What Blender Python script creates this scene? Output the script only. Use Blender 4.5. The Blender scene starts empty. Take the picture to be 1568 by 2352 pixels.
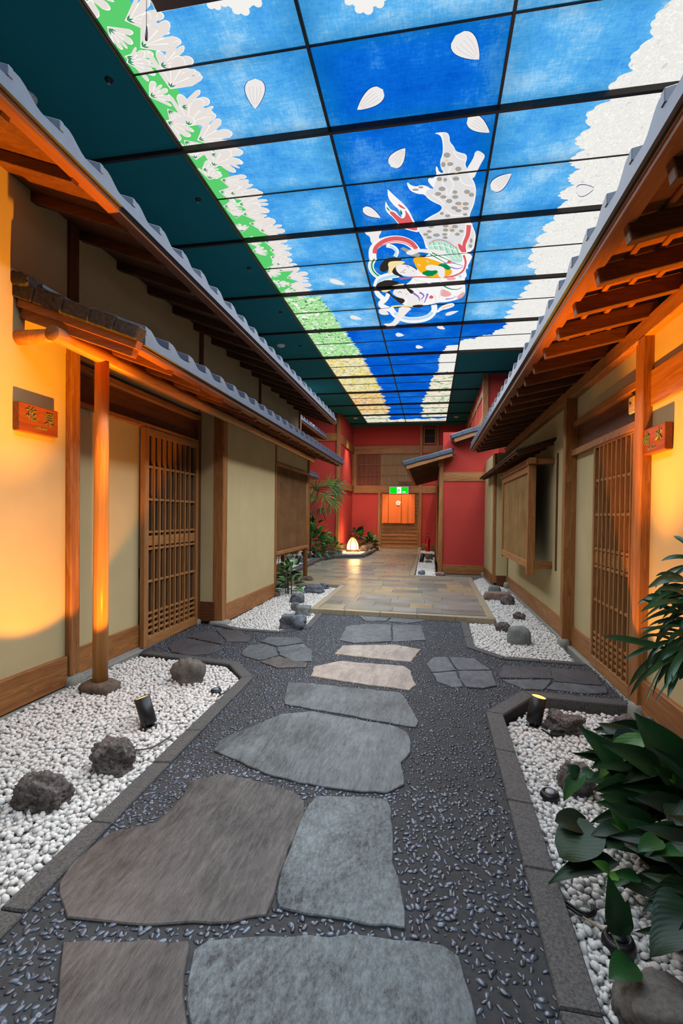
import bpy, bmesh, math, random
import numpy as np
from mathutils import Vector, Matrix, Quaternion, noise
from mathutils.geometry import tessellate_polygon

rnd = random.Random(7)
SC = bpy.context.scene
COL = SC.collection

# ------------------------------------------------------------------ camera, world, light, exposure
F_PX, YAW, PIT, ROL, PV = 1126.41, math.radians(10.259), math.radians(-.92194), math.radians(.67825), 1202.07
EYE = Vector((0, 0, 1.2))
_cy, _sy = math.cos(YAW), math.sin(YAW)
_r, _f, _u = Vector((_cy, _sy, 0)), Vector((-_sy, _cy, 0)), Vector((0, 0, 1))
FW = _f * math.cos(PIT) + _u * math.sin(PIT)
_u2 = _u * math.cos(PIT) - _f * math.sin(PIT)
RT = _r * math.cos(ROL) + _u2 * math.sin(ROL)
UP = _u2 * math.cos(ROL) - _r * math.sin(ROL)
cam_data = bpy.data.cameras.new('camera')
cam = bpy.data.objects.new('camera', cam_data)
COL.objects.link(cam)
cam.matrix_world = Matrix(((RT.x, UP.x, -FW.x, EYE.x), (RT.y, UP.y, -FW.y, EYE.y), (RT.z, UP.z, -FW.z, EYE.z), (0, 0, 0, 1)))
cam_data.sensor_fit = 'VERTICAL'
cam_data.sensor_height = 36.0
cam_data.lens = F_PX / 2352 * 36.0
cam_data.shift_y = (PV - 1176) / 2352
cam_data.clip_start = .02
SC.camera = cam

SC.cycles.max_bounces = 6
SC.cycles.diffuse_bounces = 1
SC.cycles.glossy_bounces = 2
SC.cycles.transmission_bounces = 2
SC.view_settings.view_transform = 'Standard'
SC.view_settings.look = 'None'
SC.view_settings.exposure = 0.0
SC.view_settings.gamma = 1.0
SC.view_settings.use_curve_mapping = False

world = bpy.data.worlds.new('world')
SC.world = world
world.use_nodes = True
world.node_tree.nodes['Background'].inputs[0].default_value = (.80, .88, 1.0, 1)
world.node_tree.nodes['Background'].inputs[1].default_value = .02

def area_light(name, x0, x1, y0, y1, z, power, color=(1, 1, 1)):
    l = bpy.data.lights.new(name, 'AREA')
    l.shape = 'RECTANGLE'
    l.size, l.size_y = abs(x1 - x0), abs(y1 - y0)
    l.energy, l.color = power, color
    o = bpy.data.objects.new(name, l)
    COL.objects.link(o)
    o.location = ((x0 + x1) / 2, (y0 + y1) / 2, z)
    return o
# unseen lamps added below the panes to strengthen the light of the backlit ceiling
# (the white blossom bands along both sides let far more light through than the blue sky between them)
for nm, x0, x1, y0, y1, pw in (('right_band_glow', 1.15, 1.80, -.8, 9.6, 235), ('left_band_glow', -2.15, -1.65, -.8, 9.6, 105), ('sky_glow', -1.6, 1.1, -.8, 9.6, 185),
                               ('far_left_glow', -2.15, -1.4, 9.8, 14.6, 85), ('far_right_glow', -.25, .45, 9.8, 14.6, 65)):
    area_light(nm, x0, x1, y0, y1, 4.30, pw, (.93, .97, 1.0))

# ------------------------------------------------------------------ pixel rays (only for reading positions off the photograph)
def ray(u, v):
    return RT * ((u - 784) / F_PX) + UP * ((PV - v) / F_PX) + FW
def onz(u, v, z=0.0):
    d = ray(u, v); return EYE + d * ((z - EYE.z) / d.z)
def onx(u, v, x):
    d = ray(u, v); return EYE + d * (x / d.x)
def ony(u, v, y):
    d = ray(u, v); return EYE + d * (y / d.y)

# ------------------------------------------------------------------ object helpers
WM = {}
def tag(o, label=None, cat=None, group=None, kind=None):
    if label: o['label'] = label
    if cat: o['category'] = cat
    if group: o['group'] = group
    if kind: o['kind'] = kind
    return o
def link(name, data, parent=None, mw=None, **k):
    o = bpy.data.objects.new(name, data)
    COL.objects.link(o)
    mw = mw or Matrix.Identity(4)
    if parent is not None:
        o.parent = parent
        o.matrix_parent_inverse = WM[parent].inverted()
    o.matrix_basis = mw
    WM[o] = mw.copy()
    return tag(o, **k)
def thing(name, loc, label, cat, group=None, kind=None):
    return link(name, None, None, Matrix.Translation(Vector(loc)), label=label, cat=cat, group=group, kind=kind)
def struct(name, loc=(0, 0, 0)):
    return link(name, None, None, Matrix.Translation(Vector(loc)), kind='structure')

class MB:
    def __init__(s): s.v, s.f, s.sm = [], [], []
    def add(s, verts, faces, smooth=False):
        n = len(s.v)
        s.v.extend([tuple(p) for p in verts])
        s.f.extend([tuple(i + n for i in f) for f in faces])
        s.sm.extend([smooth] * len(faces))
        return s
    def box(s, x0, x1, y0, y1, z0, z1, b=.003, m=None):
        x0, x1 = min(x0, x1), max(x0, x1); y0, y1 = min(y0, y1), max(y0, y1); z0, z1 = min(z0, z1), max(z0, z1)
        b = min(b, (x1 - x0) * .4, (y1 - y0) * .4, (z1 - z0) * .4)
        cx, cy, cz = (x0 + x1) / 2, (y0 + y1) / 2, (z0 + z1) / 2
        hx, hy, hz = (x1 - x0) / 2, (y1 - y0) / 2, (z1 - z0) / 2
        V, I = [], {}
        for sx in (-1, 1):
            for sy in (-1, 1):
                for sz in (-1, 1):
                    for a, p in enumerate(((hx, hy - b, hz - b), (hx - b, hy, hz - b), (hx - b, hy - b, hz))):
                        I[sx, sy, sz, a] = len(V)
                        V.append(Vector((cx + sx * p[0], cy + sy * p[1], cz + sz * p[2])))
        Fs = []
        for q in (-1, 1):
            Fs.append([I[q, a, c, 0] for a, c in ((-1, -1), (1, -1), (1, 1), (-1, 1))])
            Fs.append([I[a, q, c, 1] for a, c in ((-1, -1), (1, -1), (1, 1), (-1, 1))])
            Fs.append([I[a, c, q, 2] for a, c in ((-1, -1), (1, -1), (1, 1), (-1, 1))])
        for p in (-1, 1):
            for q in (-1, 1):
                Fs.append([I[p, q, -1, 0], I[p, q, 1, 0], I[p, q, 1, 1], I[p, q, -1, 1]])
                Fs.append([I[p, -1, q, 0], I[p, 1, q, 0], I[p, 1, q, 2], I[p, -1, q, 2]])
                Fs.append([I[-1, p, q, 1], I[1, p, q, 1], I[1, p, q, 2], I[-1, p, q, 2]])
                for r in (-1, 1):
                    Fs.append([I[p, q, r, 0], I[p, q, r, 1], I[p, q, r, 2]])
        c = Vector((cx, cy, cz)); out = []
        for f in Fs:
            n = (V[f[1]] - V[f[0]]).cross(V[f[2]] - V[f[0]])
            mid = sum((V[i] for i in f), Vector()) / len(f)
            out.append(f if n.dot(mid - c) > 0 else f[::-1])
        if m is not None: V = [m @ p for p in V]
        return s.add(V, out)
    def prism(s, poly, z0, z1, bev=0.0, holes=None):
        """vertical prism over an xy polygon, top edge chamfered by bev"""
        P = [Vector((p[0], p[1])) for p in poly]
        A = sum(P[i].x * P[(i + 1) % len(P)].y - P[(i + 1) % len(P)].x * P[i].y for i in range(len(P)))
        if A < 0: P = P[::-1]
        n = len(P)
        lo = [(p.x, p.y, z0) for p in P]
        if bev:
            mid = [(p.x, p.y, z1 - bev) for p in P]
            ins = []
            for i in range(n):
                a, b, c = P[i - 1], P[i], P[(i + 1) % n]
                e1, e2 = (b - a), (c - b)
                if e1.length < 1e-9 or e2.length < 1e-9: ins.append(b); continue
                n1, n2 = Vector((-e1.y, e1.x)).normalized(), Vector((-e2.y, e2.x)).normalized()
                d = (n1 + n2)
                d = d.normalized() if d.length > 1e-6 else n1
                ins.append(b + d * bev)
            top = [(p.x, p.y, z1) for p in ins]
            V = lo + mid + top
            Fs = [(i, (i + 1) % n, n + (i + 1) % n, n + i) for i in range(n)]
            Fs += [(n + i, n + (i + 1) % n, 2 * n + (i + 1) % n, 2 * n + i) for i in range(n)]
            o = 2 * n
        else:
            top = [(p.x, p.y, z1) for p in P]
            V = lo + top
            Fs = [(i, (i + 1) % n, n + (i + 1) % n, n + i) for i in range(n)]
            o = n
        for t in tessellate_polygon([[Vector(p) for p in top]]):
            a, b, c = (Vector(top[i]) for i in t)
            if (b - a).cross(c - a).z < 0: t = t[::-1]
            Fs.append(tuple(o + i for i in t))
        return s.add(V, Fs)
    def sheet(s, poly3, flip=False):
        P = [Vector(p) for p in poly3]
        return s.add(P, [tuple(t) for t in tessellate_polygon([P])])
    def tube(s, pts, radii, seg=12, caps=True, smooth=True):
        pts = [Vector(p) for p in pts]
        if not hasattr(radii, '__len__'): radii = [radii] * len(pts)
        V, Fs = [], []
        up = None
        for i, p in enumerate(pts):
            t = (pts[min(i + 1, len(pts) - 1)] - pts[max(i - 1, 0)]).normalized()
            if up is None:
                up = Vector((0, 0, 1)) if abs(t.z) < .9 else Vector((1, 0, 0))
            a = (up - t * up.dot(t)).normalized(); up = a
            b = t.cross(a)
            for k in range(seg):
                th = 2 * math.pi * k / seg
                V.append(p + (a * math.cos(th) + b * math.sin(th)) * radii[i])
        for i in range(len(pts) - 1):
            for k in range(seg):
                Fs.append((i * seg + k, i * seg + (k + 1) % seg, (i + 1) * seg + (k + 1) % seg, (i + 1) * seg + k))
        s.add(V, Fs, smooth)
        if caps:
            n = len(s.v) - len(V)
            s.f += [tuple(n + k for k in range(seg))[::-1], tuple(n + (len(pts) - 1) * seg + k for k in range(seg))]
            s.sm += [False, False]
        return s
    def lathe(s, prof, c=(0, 0, 0), seg=20, m=None, smooth=True):
        V, Fs = [], []
        for r, z in prof:
            for k in range(seg):
                th = 2 * math.pi * k / seg
                V.append(Vector((r * math.cos(th), r * math.sin(th), z)))
        for i in range(len(prof) - 1):
            for k in range(seg):
                Fs.append((i * seg + k, i * seg + (k + 1) % seg, (i + 1) * seg + (k + 1) % seg, (i + 1) * seg + k))
        m = m or Matrix.Translation(Vector(c))
        return s.add([m @ p for p in V], Fs, smooth)
    def mesh(s, name, mat):
        me = bpy.data.meshes.new(name)
        me.from_pydata(s.v, [], s.f)
        me.polygons.foreach_set('use_smooth', s.sm)
        if mat: me.materials.append(mat)
        me.update()
        return me
    def build(s, name, mat, parent=None, mw=None, **k):
        return link(name, s.mesh(name, mat), parent, mw, **k)
def part(name, mat, parent, x0, x1, y0, y1, z0, z1, b=.003, **k):
    return MB().box(x0, x1, y0, y1, z0, z1, b).build(name, mat, parent, **k)

# ------------------------------------------------------------------ materials
def C(r, g, b):
    f = lambda c: ((c / 255 + .055) / 1.055) ** 2.4 if c > 10.3 else c / 255 / 12.92
    return (f(r), f(g), f(b), 1)
class NT:
    def __init__(s, name):
        s.m = bpy.data.materials.new(name); s.m.use_nodes = True
        s.t = s.m.node_tree; s.t.nodes.clear()
        s.out = s.t.nodes.new('ShaderNodeOutputMaterial')
    def n(s, typ, ins=None, out=0, **props):
        nd = s.t.nodes.new('ShaderNode' + typ)
        for k, v in props.items(): setattr(nd, k, v)
        for k, v in (ins or {}).items():
            if isinstance(v, bpy.types.NodeSocket): s.t.links.new(v, nd.inputs[k])
            else: nd.inputs[k].default_value = v
        nd_out = nd.outputs[out]
        return nd_out
    def ramp(s, fac, stops, interp='LINEAR'):
        nd = s.t.nodes.new('ShaderNodeValToRGB')
        s.t.links.new(fac, nd.inputs[0])
        cr = nd.color_ramp; cr.interpolation = interp
        while len(cr.elements) < len(stops): cr.elements.new(.5)
        for e, (p, c) in zip(cr.elements, stops): e.position = p; e.color = c
        return nd.outputs[0]
    def pos(s, scale=(1, 1, 1), rand=0.0, obj=False):
        p = s.n('TexCoord', out=3) if obj else s.n('NewGeometry')
        if rand:
            r = s.n('ObjectInfo', out=5)
            r = s.n('Math', {0: r, 1: rand}, operation='MULTIPLY')
            p = s.n('VectorMath', {0: p, 1: r}, operation='ADD')
        return s.n('Mapping', {'Vector': p, 'Scale': scale})
    def noise(s, vec, scale, detail=3, rough=.55, dist=0.0):
        return s.n('TexNoise', {'Vector': vec, 'Scale': scale, 'Detail': detail, 'Roughness': rough, 'Distortion': dist})
    def mix(s, fac, a, b, blend='MIX'):
        nd = s.t.nodes.new('ShaderNodeMix'); nd.data_type = 'RGBA'; nd.blend_type = blend
        for i, v in ((0, fac), (6, a), (7, b)):
            if isinstance(v, bpy.types.NodeSocket): s.t.links.new(v, nd.inputs[i])
            else: nd.inputs[i].default_value = v
        return nd.outputs[2]
    def bump(s, h, strength=.3, dist=.01):
        return s.n('Bump', {'Strength': strength, 'Distance': dist, 'Height': h})
    def bsdf(s, color, rough=.5, normal=None, spec=.5, **extra):
        ins = {'Base Color': color, 'Roughness': rough, 'Specular IOR Level': spec}
        if normal is not None: ins['Normal'] = normal
        ins.update(extra)
        o = s.n('BsdfPrincipled', ins)
        s.t.links.new(o, s.out.inputs[0]); return s.m
    def emit(s, color, strength=1.0):
        o = s.n('Emission', {'Color': color, 'Strength': strength})
        s.t.links.new(o, s.out.inputs[0]); return s.m

def wood(name, dark, mid, light, axis='Y', rough=.5, scale=1.0):
    t = NT(name)
    k = 9 * scale
    sc = {'X': (k * .07, k, k), 'Y': (k, k * .07, k), 'Z': (k, k, k * .07)}[axis]
    p = t.pos(sc, rand=23.0)
    n1 = t.noise(p, 1.0, 4, .6, .8)
    w = t.n('Math', {0: n1, 1: 9.0}, operation='MULTIPLY')
    w = t.n('Math', {0: w}, operation='FRACT')
    fine = t.noise(t.pos(tuple(c * 12 for c in sc), rand=23.0), 1.0, 3)
    a = t.mix(.30, n1, w)
    a = t.mix(.25, a, fine)
    col = t.ramp(a, [(.25, C(*dark)), (.5, C(*mid)), (.75, C(*light))])
    return t.bsdf(col, rough, t.bump(a, .12, .004), .35)
def plain(name, col, rough=.5, spec=.5, nscale=60, var=.12, bump=.0, bscale=None, **extra):
    t = NT(name)
    p = t.pos()
    n1 = t.noise(p, nscale, 4)
    c = C(*col) if len(col) == 3 else col
    dk = tuple(x * (1 - var * 2) for x in c[:3]) + (1,)
    lt = tuple(min(1, x * (1 + var * 2)) for x in c[:3]) + (1,)
    cc = t.ramp(n1, [(.3, dk), (.7, lt)])
    nm = t.bump(t.noise(p, bscale or nscale * 3, 5), bump, .005) if bump else None
    return t.bsdf(cc, rough, nm, spec, **extra)
def plaster(name, col, var=.06):
    t = NT(name)
    p = t.pos()
    big = t.noise(p, 2.2, 4)
    fin = t.noise(p, 320, 3, .7)
    c = C(*col)
    a = t.mix(.35, big, fin)
    cc = t.ramp(a, [(.3, tuple(x * (1 - var * 2) for x in c[:3]) + (1,)), (.7, tuple(min(1, x * (1 + var)) for x in c[:3]) + (1,))])
    return t.bsdf(cc, .9, t.bump(fin, .25, .002), .15)

WOODC = ((122, 74, 38), (162, 106, 58), (190, 134, 80))
WD = {a: wood('cedar_' + a, *WOODC, axis=a) for a in 'XYZ'}
WDK = {a: wood('dark_cedar_' + a, (76, 42, 22), (104, 62, 34), (128, 82, 48), axis=a) for a in 'XYZ'}
WRF = {a: wood('rafter_cedar_' + a, (108, 60, 34), (132, 78, 45), (150, 94, 56), axis=a) for a in 'XYZ'}
WLT = {a: wood('lattice_cedar_' + a, (136, 88, 48), (166, 114, 66), (190, 140, 88), axis=a) for a in 'XYZ'}
WPOL = wood('peeled_log', (176, 112, 52), (206, 142, 74), (222, 164, 94), axis='Z', rough=.35, scale=.5)
WBEAM = wood('peeled_beam', (150, 92, 46), (180, 118, 62), (200, 140, 78), axis='Y', rough=.4, scale=.5)
ENDGRAIN = plain('log_end_grain', (120, 80, 46), .7, nscale=80)
PLAST = plaster('beige_plaster', (206, 186, 140))
REDPL = plaster('vermilion_plaster', (196, 70, 62), .05)
TEAL = plaster('teal_ceiling_paint', (28, 116, 122), .05)
KAWARA = plain('grey_roof_tile', (76, 88, 106), .42, .5, nscale=14, var=.07, bump=.02)
KAWSL = plain('slate_barge_tile', (64, 76, 92), .45, .45, nscale=35, var=.14, bump=.08)
KAWDK = plain('charred_verge_tile', (52, 46, 42), .8, .3, nscale=40, var=.3, bump=.6, bscale=70)
BLACKW = plain('dark_batten', (30, 26, 24), .7)
CONC = plain('footing_concrete', (150, 148, 138), .85, .3, nscale=150, var=.2, bump=.2)
BARS = plain('ceiling_bar_bronze', (44, 34, 30), .45, .4, nscale=30, var=.15)
METAL = plain('black_metal', (26, 26, 28), .42, .5, nscale=80, var=.1)
# ------------------------------------------------------------------ ground materials
def flag_mat(name, dark, light, ang=.5, scale=26, stretch=.22, rough=.5, speck=.5):
    t = NT(name)
    p = t.pos(rand=11.0)
    q = t.n('Mapping', {'Vector': p, 'Rotation': (0, 0, ang), 'Scale': (1, stretch, 1)})
    n1 = t.noise(q, scale, 6, .7, .4)
    n2 = t.noise(p, 3.5, 4)
    n3 = t.noise(q, scale * 3.2, 5, .8)
    a = t.mix(speck, n1, n3)
    a = t.mix(.3, a, n2)
    col = t.ramp(a, [(.40, C(*dark)), (.60, C(*light))])
    h = t.mix(.55, t.mix(.5, n1, n3), n2)
    return t.bsdf(col, rough, t.bump(h, .8, .014), .45)
FLAG = {'slate': flag_mat('slate_flagstone', (62, 66, 70), (104, 110, 114), .3, 22, .5, .5, .3),
        'brown': flag_mat('brown_flagstone', (42, 39, 37), (104, 98, 94), -.62, 24, .22, .42, .6),
        'blue': flag_mat('bluegrey_flagstone', (42, 47, 50), (126, 136, 139), -.4, 26, .5, .42, .7),
        'green': flag_mat('greengrey_flagstone', (50, 54, 55), (114, 122, 124), -.55, 26, .2, .42, .6),
        'tan': flag_mat('tan_flagstone', (134, 120, 110), (184, 170, 156), -.5, 20, .3, .55, .4),
        'dusk': flag_mat('dusky_flagstone', (60, 58, 60), (88, 86, 90), .2, 20, .5, .55, .3)}
KERB = plain('kerb_stone', (84, 82, 80), .65, .4, nscale=130, var=.28, bump=.35, bscale=160)
MORTAR = plain('dark_mortar', (60, 60, 61), .75, .35, nscale=40, var=.12, bump=.4, bscale=220)
DKPEB = None
def pebble_mat(name, cols, rough, spec, coat=0.0):
    t = NT(name)
    p = t.pos(rand=31.0)
    n = t.noise(p, 34, 2)
    n2 = t.noise(p, 160, 3)
    a = t.mix(.25, n, n2)
    col = t.ramp(a, [(.32, C(*cols[0])), (.5, C(*cols[1])), (.66, C(*cols[2]))])
    return t.bsdf(col, rough, None, spec, **({'Coat Weight': coat, 'Coat Roughness': .12} if coat else {}))
DKPEB = pebble_mat('dark_river_pebble', ((36, 41, 48), (58, 67, 79), (104, 118, 136)), .22, .6, .45)
WHPEB = pebble_mat('white_pebble', ((212, 202, 192), (232, 227, 220), (244, 241, 236)), .6, .3)
BEDBASE = plain('gravel_underlay', (196, 190, 182), .9, .2, nscale=90, var=.2, bump=.5, bscale=90)
def rock_mat(name, dark, light, bscale=40, bump=.8, nscale=14):
    t = NT(name)
    p = t.pos()
    n = t.noise(p, nscale, 8, .65)
    m = t.noise(p, bscale, 6, .7)
    col = t.ramp(t.mix(.5, n, m), [(.34, C(*dark)), (.64, C(*light))])
    return t.bsdf(col, .85, t.bump(m, bump, .012), .3)
ROCK = {'lava': rock_mat('lava_rock', (58, 50, 48), (150, 139, 134), 60, 1.0, 30),
        'river': rock_mat('river_rock', (84, 78, 72), (134, 128, 120), 90, .4),
        'blue': rock_mat('bluegrey_rock', (62, 66, 72), (132, 138, 146), 30, .6, 9),
        'grey': rock_mat('grey_boulder', (96, 98, 96), (146, 148, 146), 90, .35),
        'red': rock_mat('reddish_slab', (116, 84, 74), (168, 146, 134), 40, .5, 10),
        'brown': rock_mat('brown_rock', (74, 60, 50), (132, 114, 100), 45, .7)}
# ------------------------------------------------------------------ the floor
floor = struct('floor')
MB().box(-7, 5, -3, 19, -.30, -.13, 0).build('ground_slab', plain('packed_earth', (70, 62, 54), .95), floor)

PATH = [(-1.25, -.6), (-1.255, 1.25), (-1.345, 3.39), (-1.565, 3.667), (-2.425, 3.79), (-2.47, 3.93), (-2.49, 5.02), (-2.27, 5.0), (-1.98, 4.87),
        (-1.52, 4.84), (-1.31, 5.09), (-1.345, 5.87), (.435, 5.78), (.42, 4.65), (.649, 4.37), (1.23, 4.345), (1.30, 4.33), (1.325, 3.48),
        (1.275, 3.385), (.69, 3.425), (.45, 3.07), (.42, 1.25), (.42, -.6)]
path_bed = MB().prism(PATH, -.125, -.004).build('mortar_bed', MORTAR, floor)

def inside(poly, x, y):
    c = False; n = len(poly); j = n - 1
    for i in range(n):
        xi, yi = poly[i][0], poly[i][1]; xj, yj = poly[j][0], poly[j][1]
        if (yi > y) != (yj > y) and x < (xj - xi) * (y - yi) / (yj - yi) + xi: c = not c
        j = i
    return c
def shrink_dist(poly, x, y):
    d = 9
    for i in range(len(poly)):
        ax, ay = poly[i - 1][0], poly[i - 1][1]; bx, by = poly[i][0], poly[i][1]
        L = (bx - ax) ** 2 + (by - ay) ** 2
        t = 0 if L < 1e-12 else max(0, min(1, ((x - ax) * (bx - ax) + (y - ay) * (by - ay)) / L))
        d = min(d, math.hypot(x - ax - t * (bx - ax), y - ay - t * (by - ay)))
    return d
def rough_poly(pts, step=.045, jit=.007, seed=0):
    r = random.Random(seed); out = []
    n = len(pts)
    for i in range(n):
        a, b = Vector(pts[i]), Vector(pts[(i + 1) % n])
        k = max(1, int((b - a).length / step))
        for j in range(k):
            p = a.lerp(b, j / k)
            out.append((p.x + r.uniform(-jit, jit), p.y + r.uniform(-jit, jit)))
    return out
def G(pts, ox=0, oy=0, s=1.0, z=0.0):
    out = []
    for x, y in pts:
        p = onz(ox + x / s, oy + y / s, z); out.append((p.x, p.y))
    return out
c5 = lambda pts: G(pts, 350, 1350, 1.96)
c6 = lambda pts: G(pts, 0, 1450, 1.96)
c7 = lambda pts: G(pts, 940, 1390, 2.497)
STONES = [
 ('slate', c5([(905, 112), (985, 100), (1062, 100), (1075, 130), (1050, 150), (960, 152)]), None),
 ('slate', c5([(1066, 102), (1190, 112), (1232, 150), (1150, 160), (1060, 152), (1082, 130)]), None),
 ('slate', c5([(840, 238), (872, 176), (960, 165), (1072, 168), (1074, 243), (900, 250)]), None),
 ('slate', c5([(1080, 168), (1205, 170), (1230, 235), (1080, 245)]), None),
 ('tan', c5([(820, 300), (855, 262), (980, 260), (1095, 258), (1205, 280), (1165, 335), (1050, 325)]), 'warm tan'),
 ('tan', c5([(710, 400), (730, 355), (845, 332), (1130, 355), (1160, 375), (1185, 440), (1155, 462), (940, 435)]), 'warm tan'),
 ('green', c5([(590, 525), (610, 430), (690, 430), (1120, 475), (1165, 540), (1195, 600), (1185, 632), (1060, 610), (760, 555)]), None),
 ('green', c5([(280, 735), (300, 690), (460, 625), (580, 570), (720, 560), (1080, 625), (1140, 650), (1165, 700), (1165, 745), (1115, 790), (1130, 850), (1130, 890), (1060, 930), (870, 915), (660, 880), (500, 840), (400, 790)]), None),
 ('brown', c6([(300, 1300), (262, 1135), (310, 1060), (390, 990), (520, 900), (700, 870), (740, 830), (830, 745), (850, 680), (1000, 640), (1120, 670), (1240, 700), (1340, 738), (1374, 772), (1360, 850), (1302, 990), (1262, 1100), (1240, 1205), (1200, 1283), (1040, 1310), (780, 1325), (560, 1318), (400, 1302)]), None),
 ('blue', G([(704, 1857), (728, 1832), (794, 1830), (886, 1837), (898, 1860), (901, 1901), (905, 1985), (925, 2060), (933, 2100), (932, 2138), (850, 2125), (793, 2115), (700, 2100), (640, 2085), (634, 2070), (647, 2010), (663, 1960), (687, 1890)]), None),
 ('brown', G([(145, 2165), (165, 2163), (300, 2163), (428, 2163), (438, 2174), (422, 2240), (418, 2280), (432, 2352), (444, 2480), (110, 2480), (125, 2352), (135, 2230)]), None),
 ('blue', G([(445, 2185), (472, 2162), (570, 2155), (800, 2150), (960, 2160), (1020, 2172), (1060, 2200), (1068, 2250), (1085, 2300), (1095, 2352), (1115, 2480), (462, 2480), (434, 2300), (430, 2250)]), None),
 ('dusk', c5([(72, 265), (110, 238), (165, 231), (300, 260), (318, 275), (250, 300), (160, 305), (85, 290)]), None),
 ('dusk', c5([(168, 226), (182, 206), (280, 196), (318, 238), (308, 255)]), None),
 ('dusk', c5([(288, 193), (390, 192), (445, 225), (430, 245), (335, 243)]), None),
 ('slate', c5([(400, 290), (430, 262), (500, 255), (552, 270), (566, 305), (480, 328), (410, 310)]), None),
 ('slate', c5([(490, 245), (520, 225), (650, 225), (680, 248), (560, 264)]), None),
 ('slate', c5([(562, 271), (680, 255), (720, 290), (715, 333), (640, 335), (572, 305)]), None),
 ('brown', c5([(485, 336), (570, 312), (700, 340), (690, 360), (560, 362)]), None),
 ('slate', c7([(95, 340), (140, 300), (218, 300), (270, 376), (130, 388)]), None),
 ('slate', c7([(226, 301), (370, 310), (460, 372), (278, 376)]), None),
 ('slate', c7([(132, 393), (264, 382), (308, 468), (240, 474), (160, 440)]), None),
 ('slate', c7([(271, 381), (464, 379), (498, 464), (420, 480), (316, 473)]), None),
 ('dusk', c7([(510, 390), (540, 350), (798, 360), (822, 422), (522, 418)]), None),
 ('dusk', c7([(806, 361), (1060, 385), (1108, 462), (832, 438)]), None),
 ('slate', c7([(532, 430), (818, 431), (768, 488), (660, 483)]), None),
 ('slate', c7([(826, 445), (1128, 470), (1130, 508), (1000, 508), (792, 485)]), None),
]
for i, (m, poly, lab) in enumerate(STONES):
    rp = rough_poly(poly, .05 if i < 12 else .06, .006, i)
    MB().prism(rp, -.05, .006 + rnd.uniform(-.001, .002), .0035).build('flagstone', FLAG[m], floor, label=(lab + ' flagstone') if lab else None)

# kerb stones: (gravel-side polyline, side of the path, width)
KERBPOLYS = []
def kerb(line, width, z1, z0=-.12, step=.36, seed=0):
    r = random.Random(seed)
    P = [Vector(p) for p in line]; n = len(P)
    off = []
    for i in range(n):
        e1 = (P[i] - P[i - 1]) if i else (P[1] - P[0]); e2 = (P[i + 1] - P[i]) if i < n - 1 else e1
        n1, n2 = Vector((-e1.y, e1.x)).normalized(), Vector((-e2.y, e2.x)).normalized()
        d = (n1 + n2).normalized(); off.append(P[i] + d * (width / max(.4, d.dot(n1))))
    for i in range(n - 1):
        L = (P[i + 1] - P[i]).length
        k = max(1, round(L / (step * r.uniform(.9, 1.15))))
        cuts = [0] + sorted((j + r.uniform(-.12, .12)) / k for j in range(1, k)) + [1]
        g = .0025 / L
        for a, b in zip(cuts, cuts[1:]):
            a2, b2 = a + g, b - g
            q = [P[i].lerp(P[i + 1], a2), P[i].lerp(P[i + 1], b2), off[i].lerp(off[i + 1], b2), off[i].lerp(off[i + 1], a2)]
            MB().prism([(v.x, v.y) for v in q], z0, z1 + r.uniform(-.002, .002), .006).build('kerb_stone', KERB, floor)
            KERBPOLYS.append([(v.x, v.y) for v in q])
kerb([(-1.24, -.5), (-1.255, 1.25), (-1.345, 3.39), (-1.565, 3.667), (-2.40, 3.787)], -.085, .010, seed=1)
kerb([(-2.25, 5.0), (-1.98, 4.87), (-1.52, 4.84), (-1.31, 5.09), (-1.345, 5.86)], -.075, .008, seed=2)
kerb([(.43, 5.74), (.42, 4.65), (.649, 4.37), (1.25, 4.345)], -.075, .008, seed=3)
kerb([(1.262, 3.385), (.69, 3.425), (.45, 3.07), (.425, 1.25), (.425, -.5)], -.10, .012, seed=4)

# ---- pebbles
def ico(sub, seed, sq=(1, .72, .55)):
    bm = bmesh.new(); bmesh.ops.create_icosphere(bm, subdivisions=sub, radius=1.0)
    r = random.Random(seed); o = Vector((r.uniform(-50, 50),) * 3)
    for v in bm.verts:
        d = 1 + .22 * noise.noise(v.co * .9 + o)
        v.co = Vector((v.co.x * sq[0], v.co.y * sq[1], v.co.z * sq[2])) * d
    V = np.array([v.co[:] for v in bm.verts]); Fa = np.array([[v.index for v in f.verts] for f in bm.faces])
    bm.free(); return V, Fa
def rotmats(n, rs, tilt):
    a = rs.uniform(0, 2 * np.pi, n); b = rs.uniform(-tilt, tilt, n); c = rs.uniform(-tilt, tilt, n)
    ca, sa, cb, sb, cc, sc_ = np.cos(a), np.sin(a), np.cos(b), np.sin(b), np.cos(c), np.sin(c)
    Z = np.zeros(n); O = np.ones(n)
    Rz = np.stack([np.stack([ca, -sa, Z], -1), np.stack([sa, ca, Z], -1), np.stack([Z, Z, O], -1)], 1)
    Ry = np.stack([np.stack([cb, Z, sb], -1), np.stack([Z, O, Z], -1), np.stack([-sb, Z, cb], -1)], 1)
    Rx = np.stack([np.stack([O, Z, Z], -1), np.stack([Z, cc, -sc_], -1), np.stack([Z, sc_, cc], -1)], 1)
    return Rz @ Ry @ Rx
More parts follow.
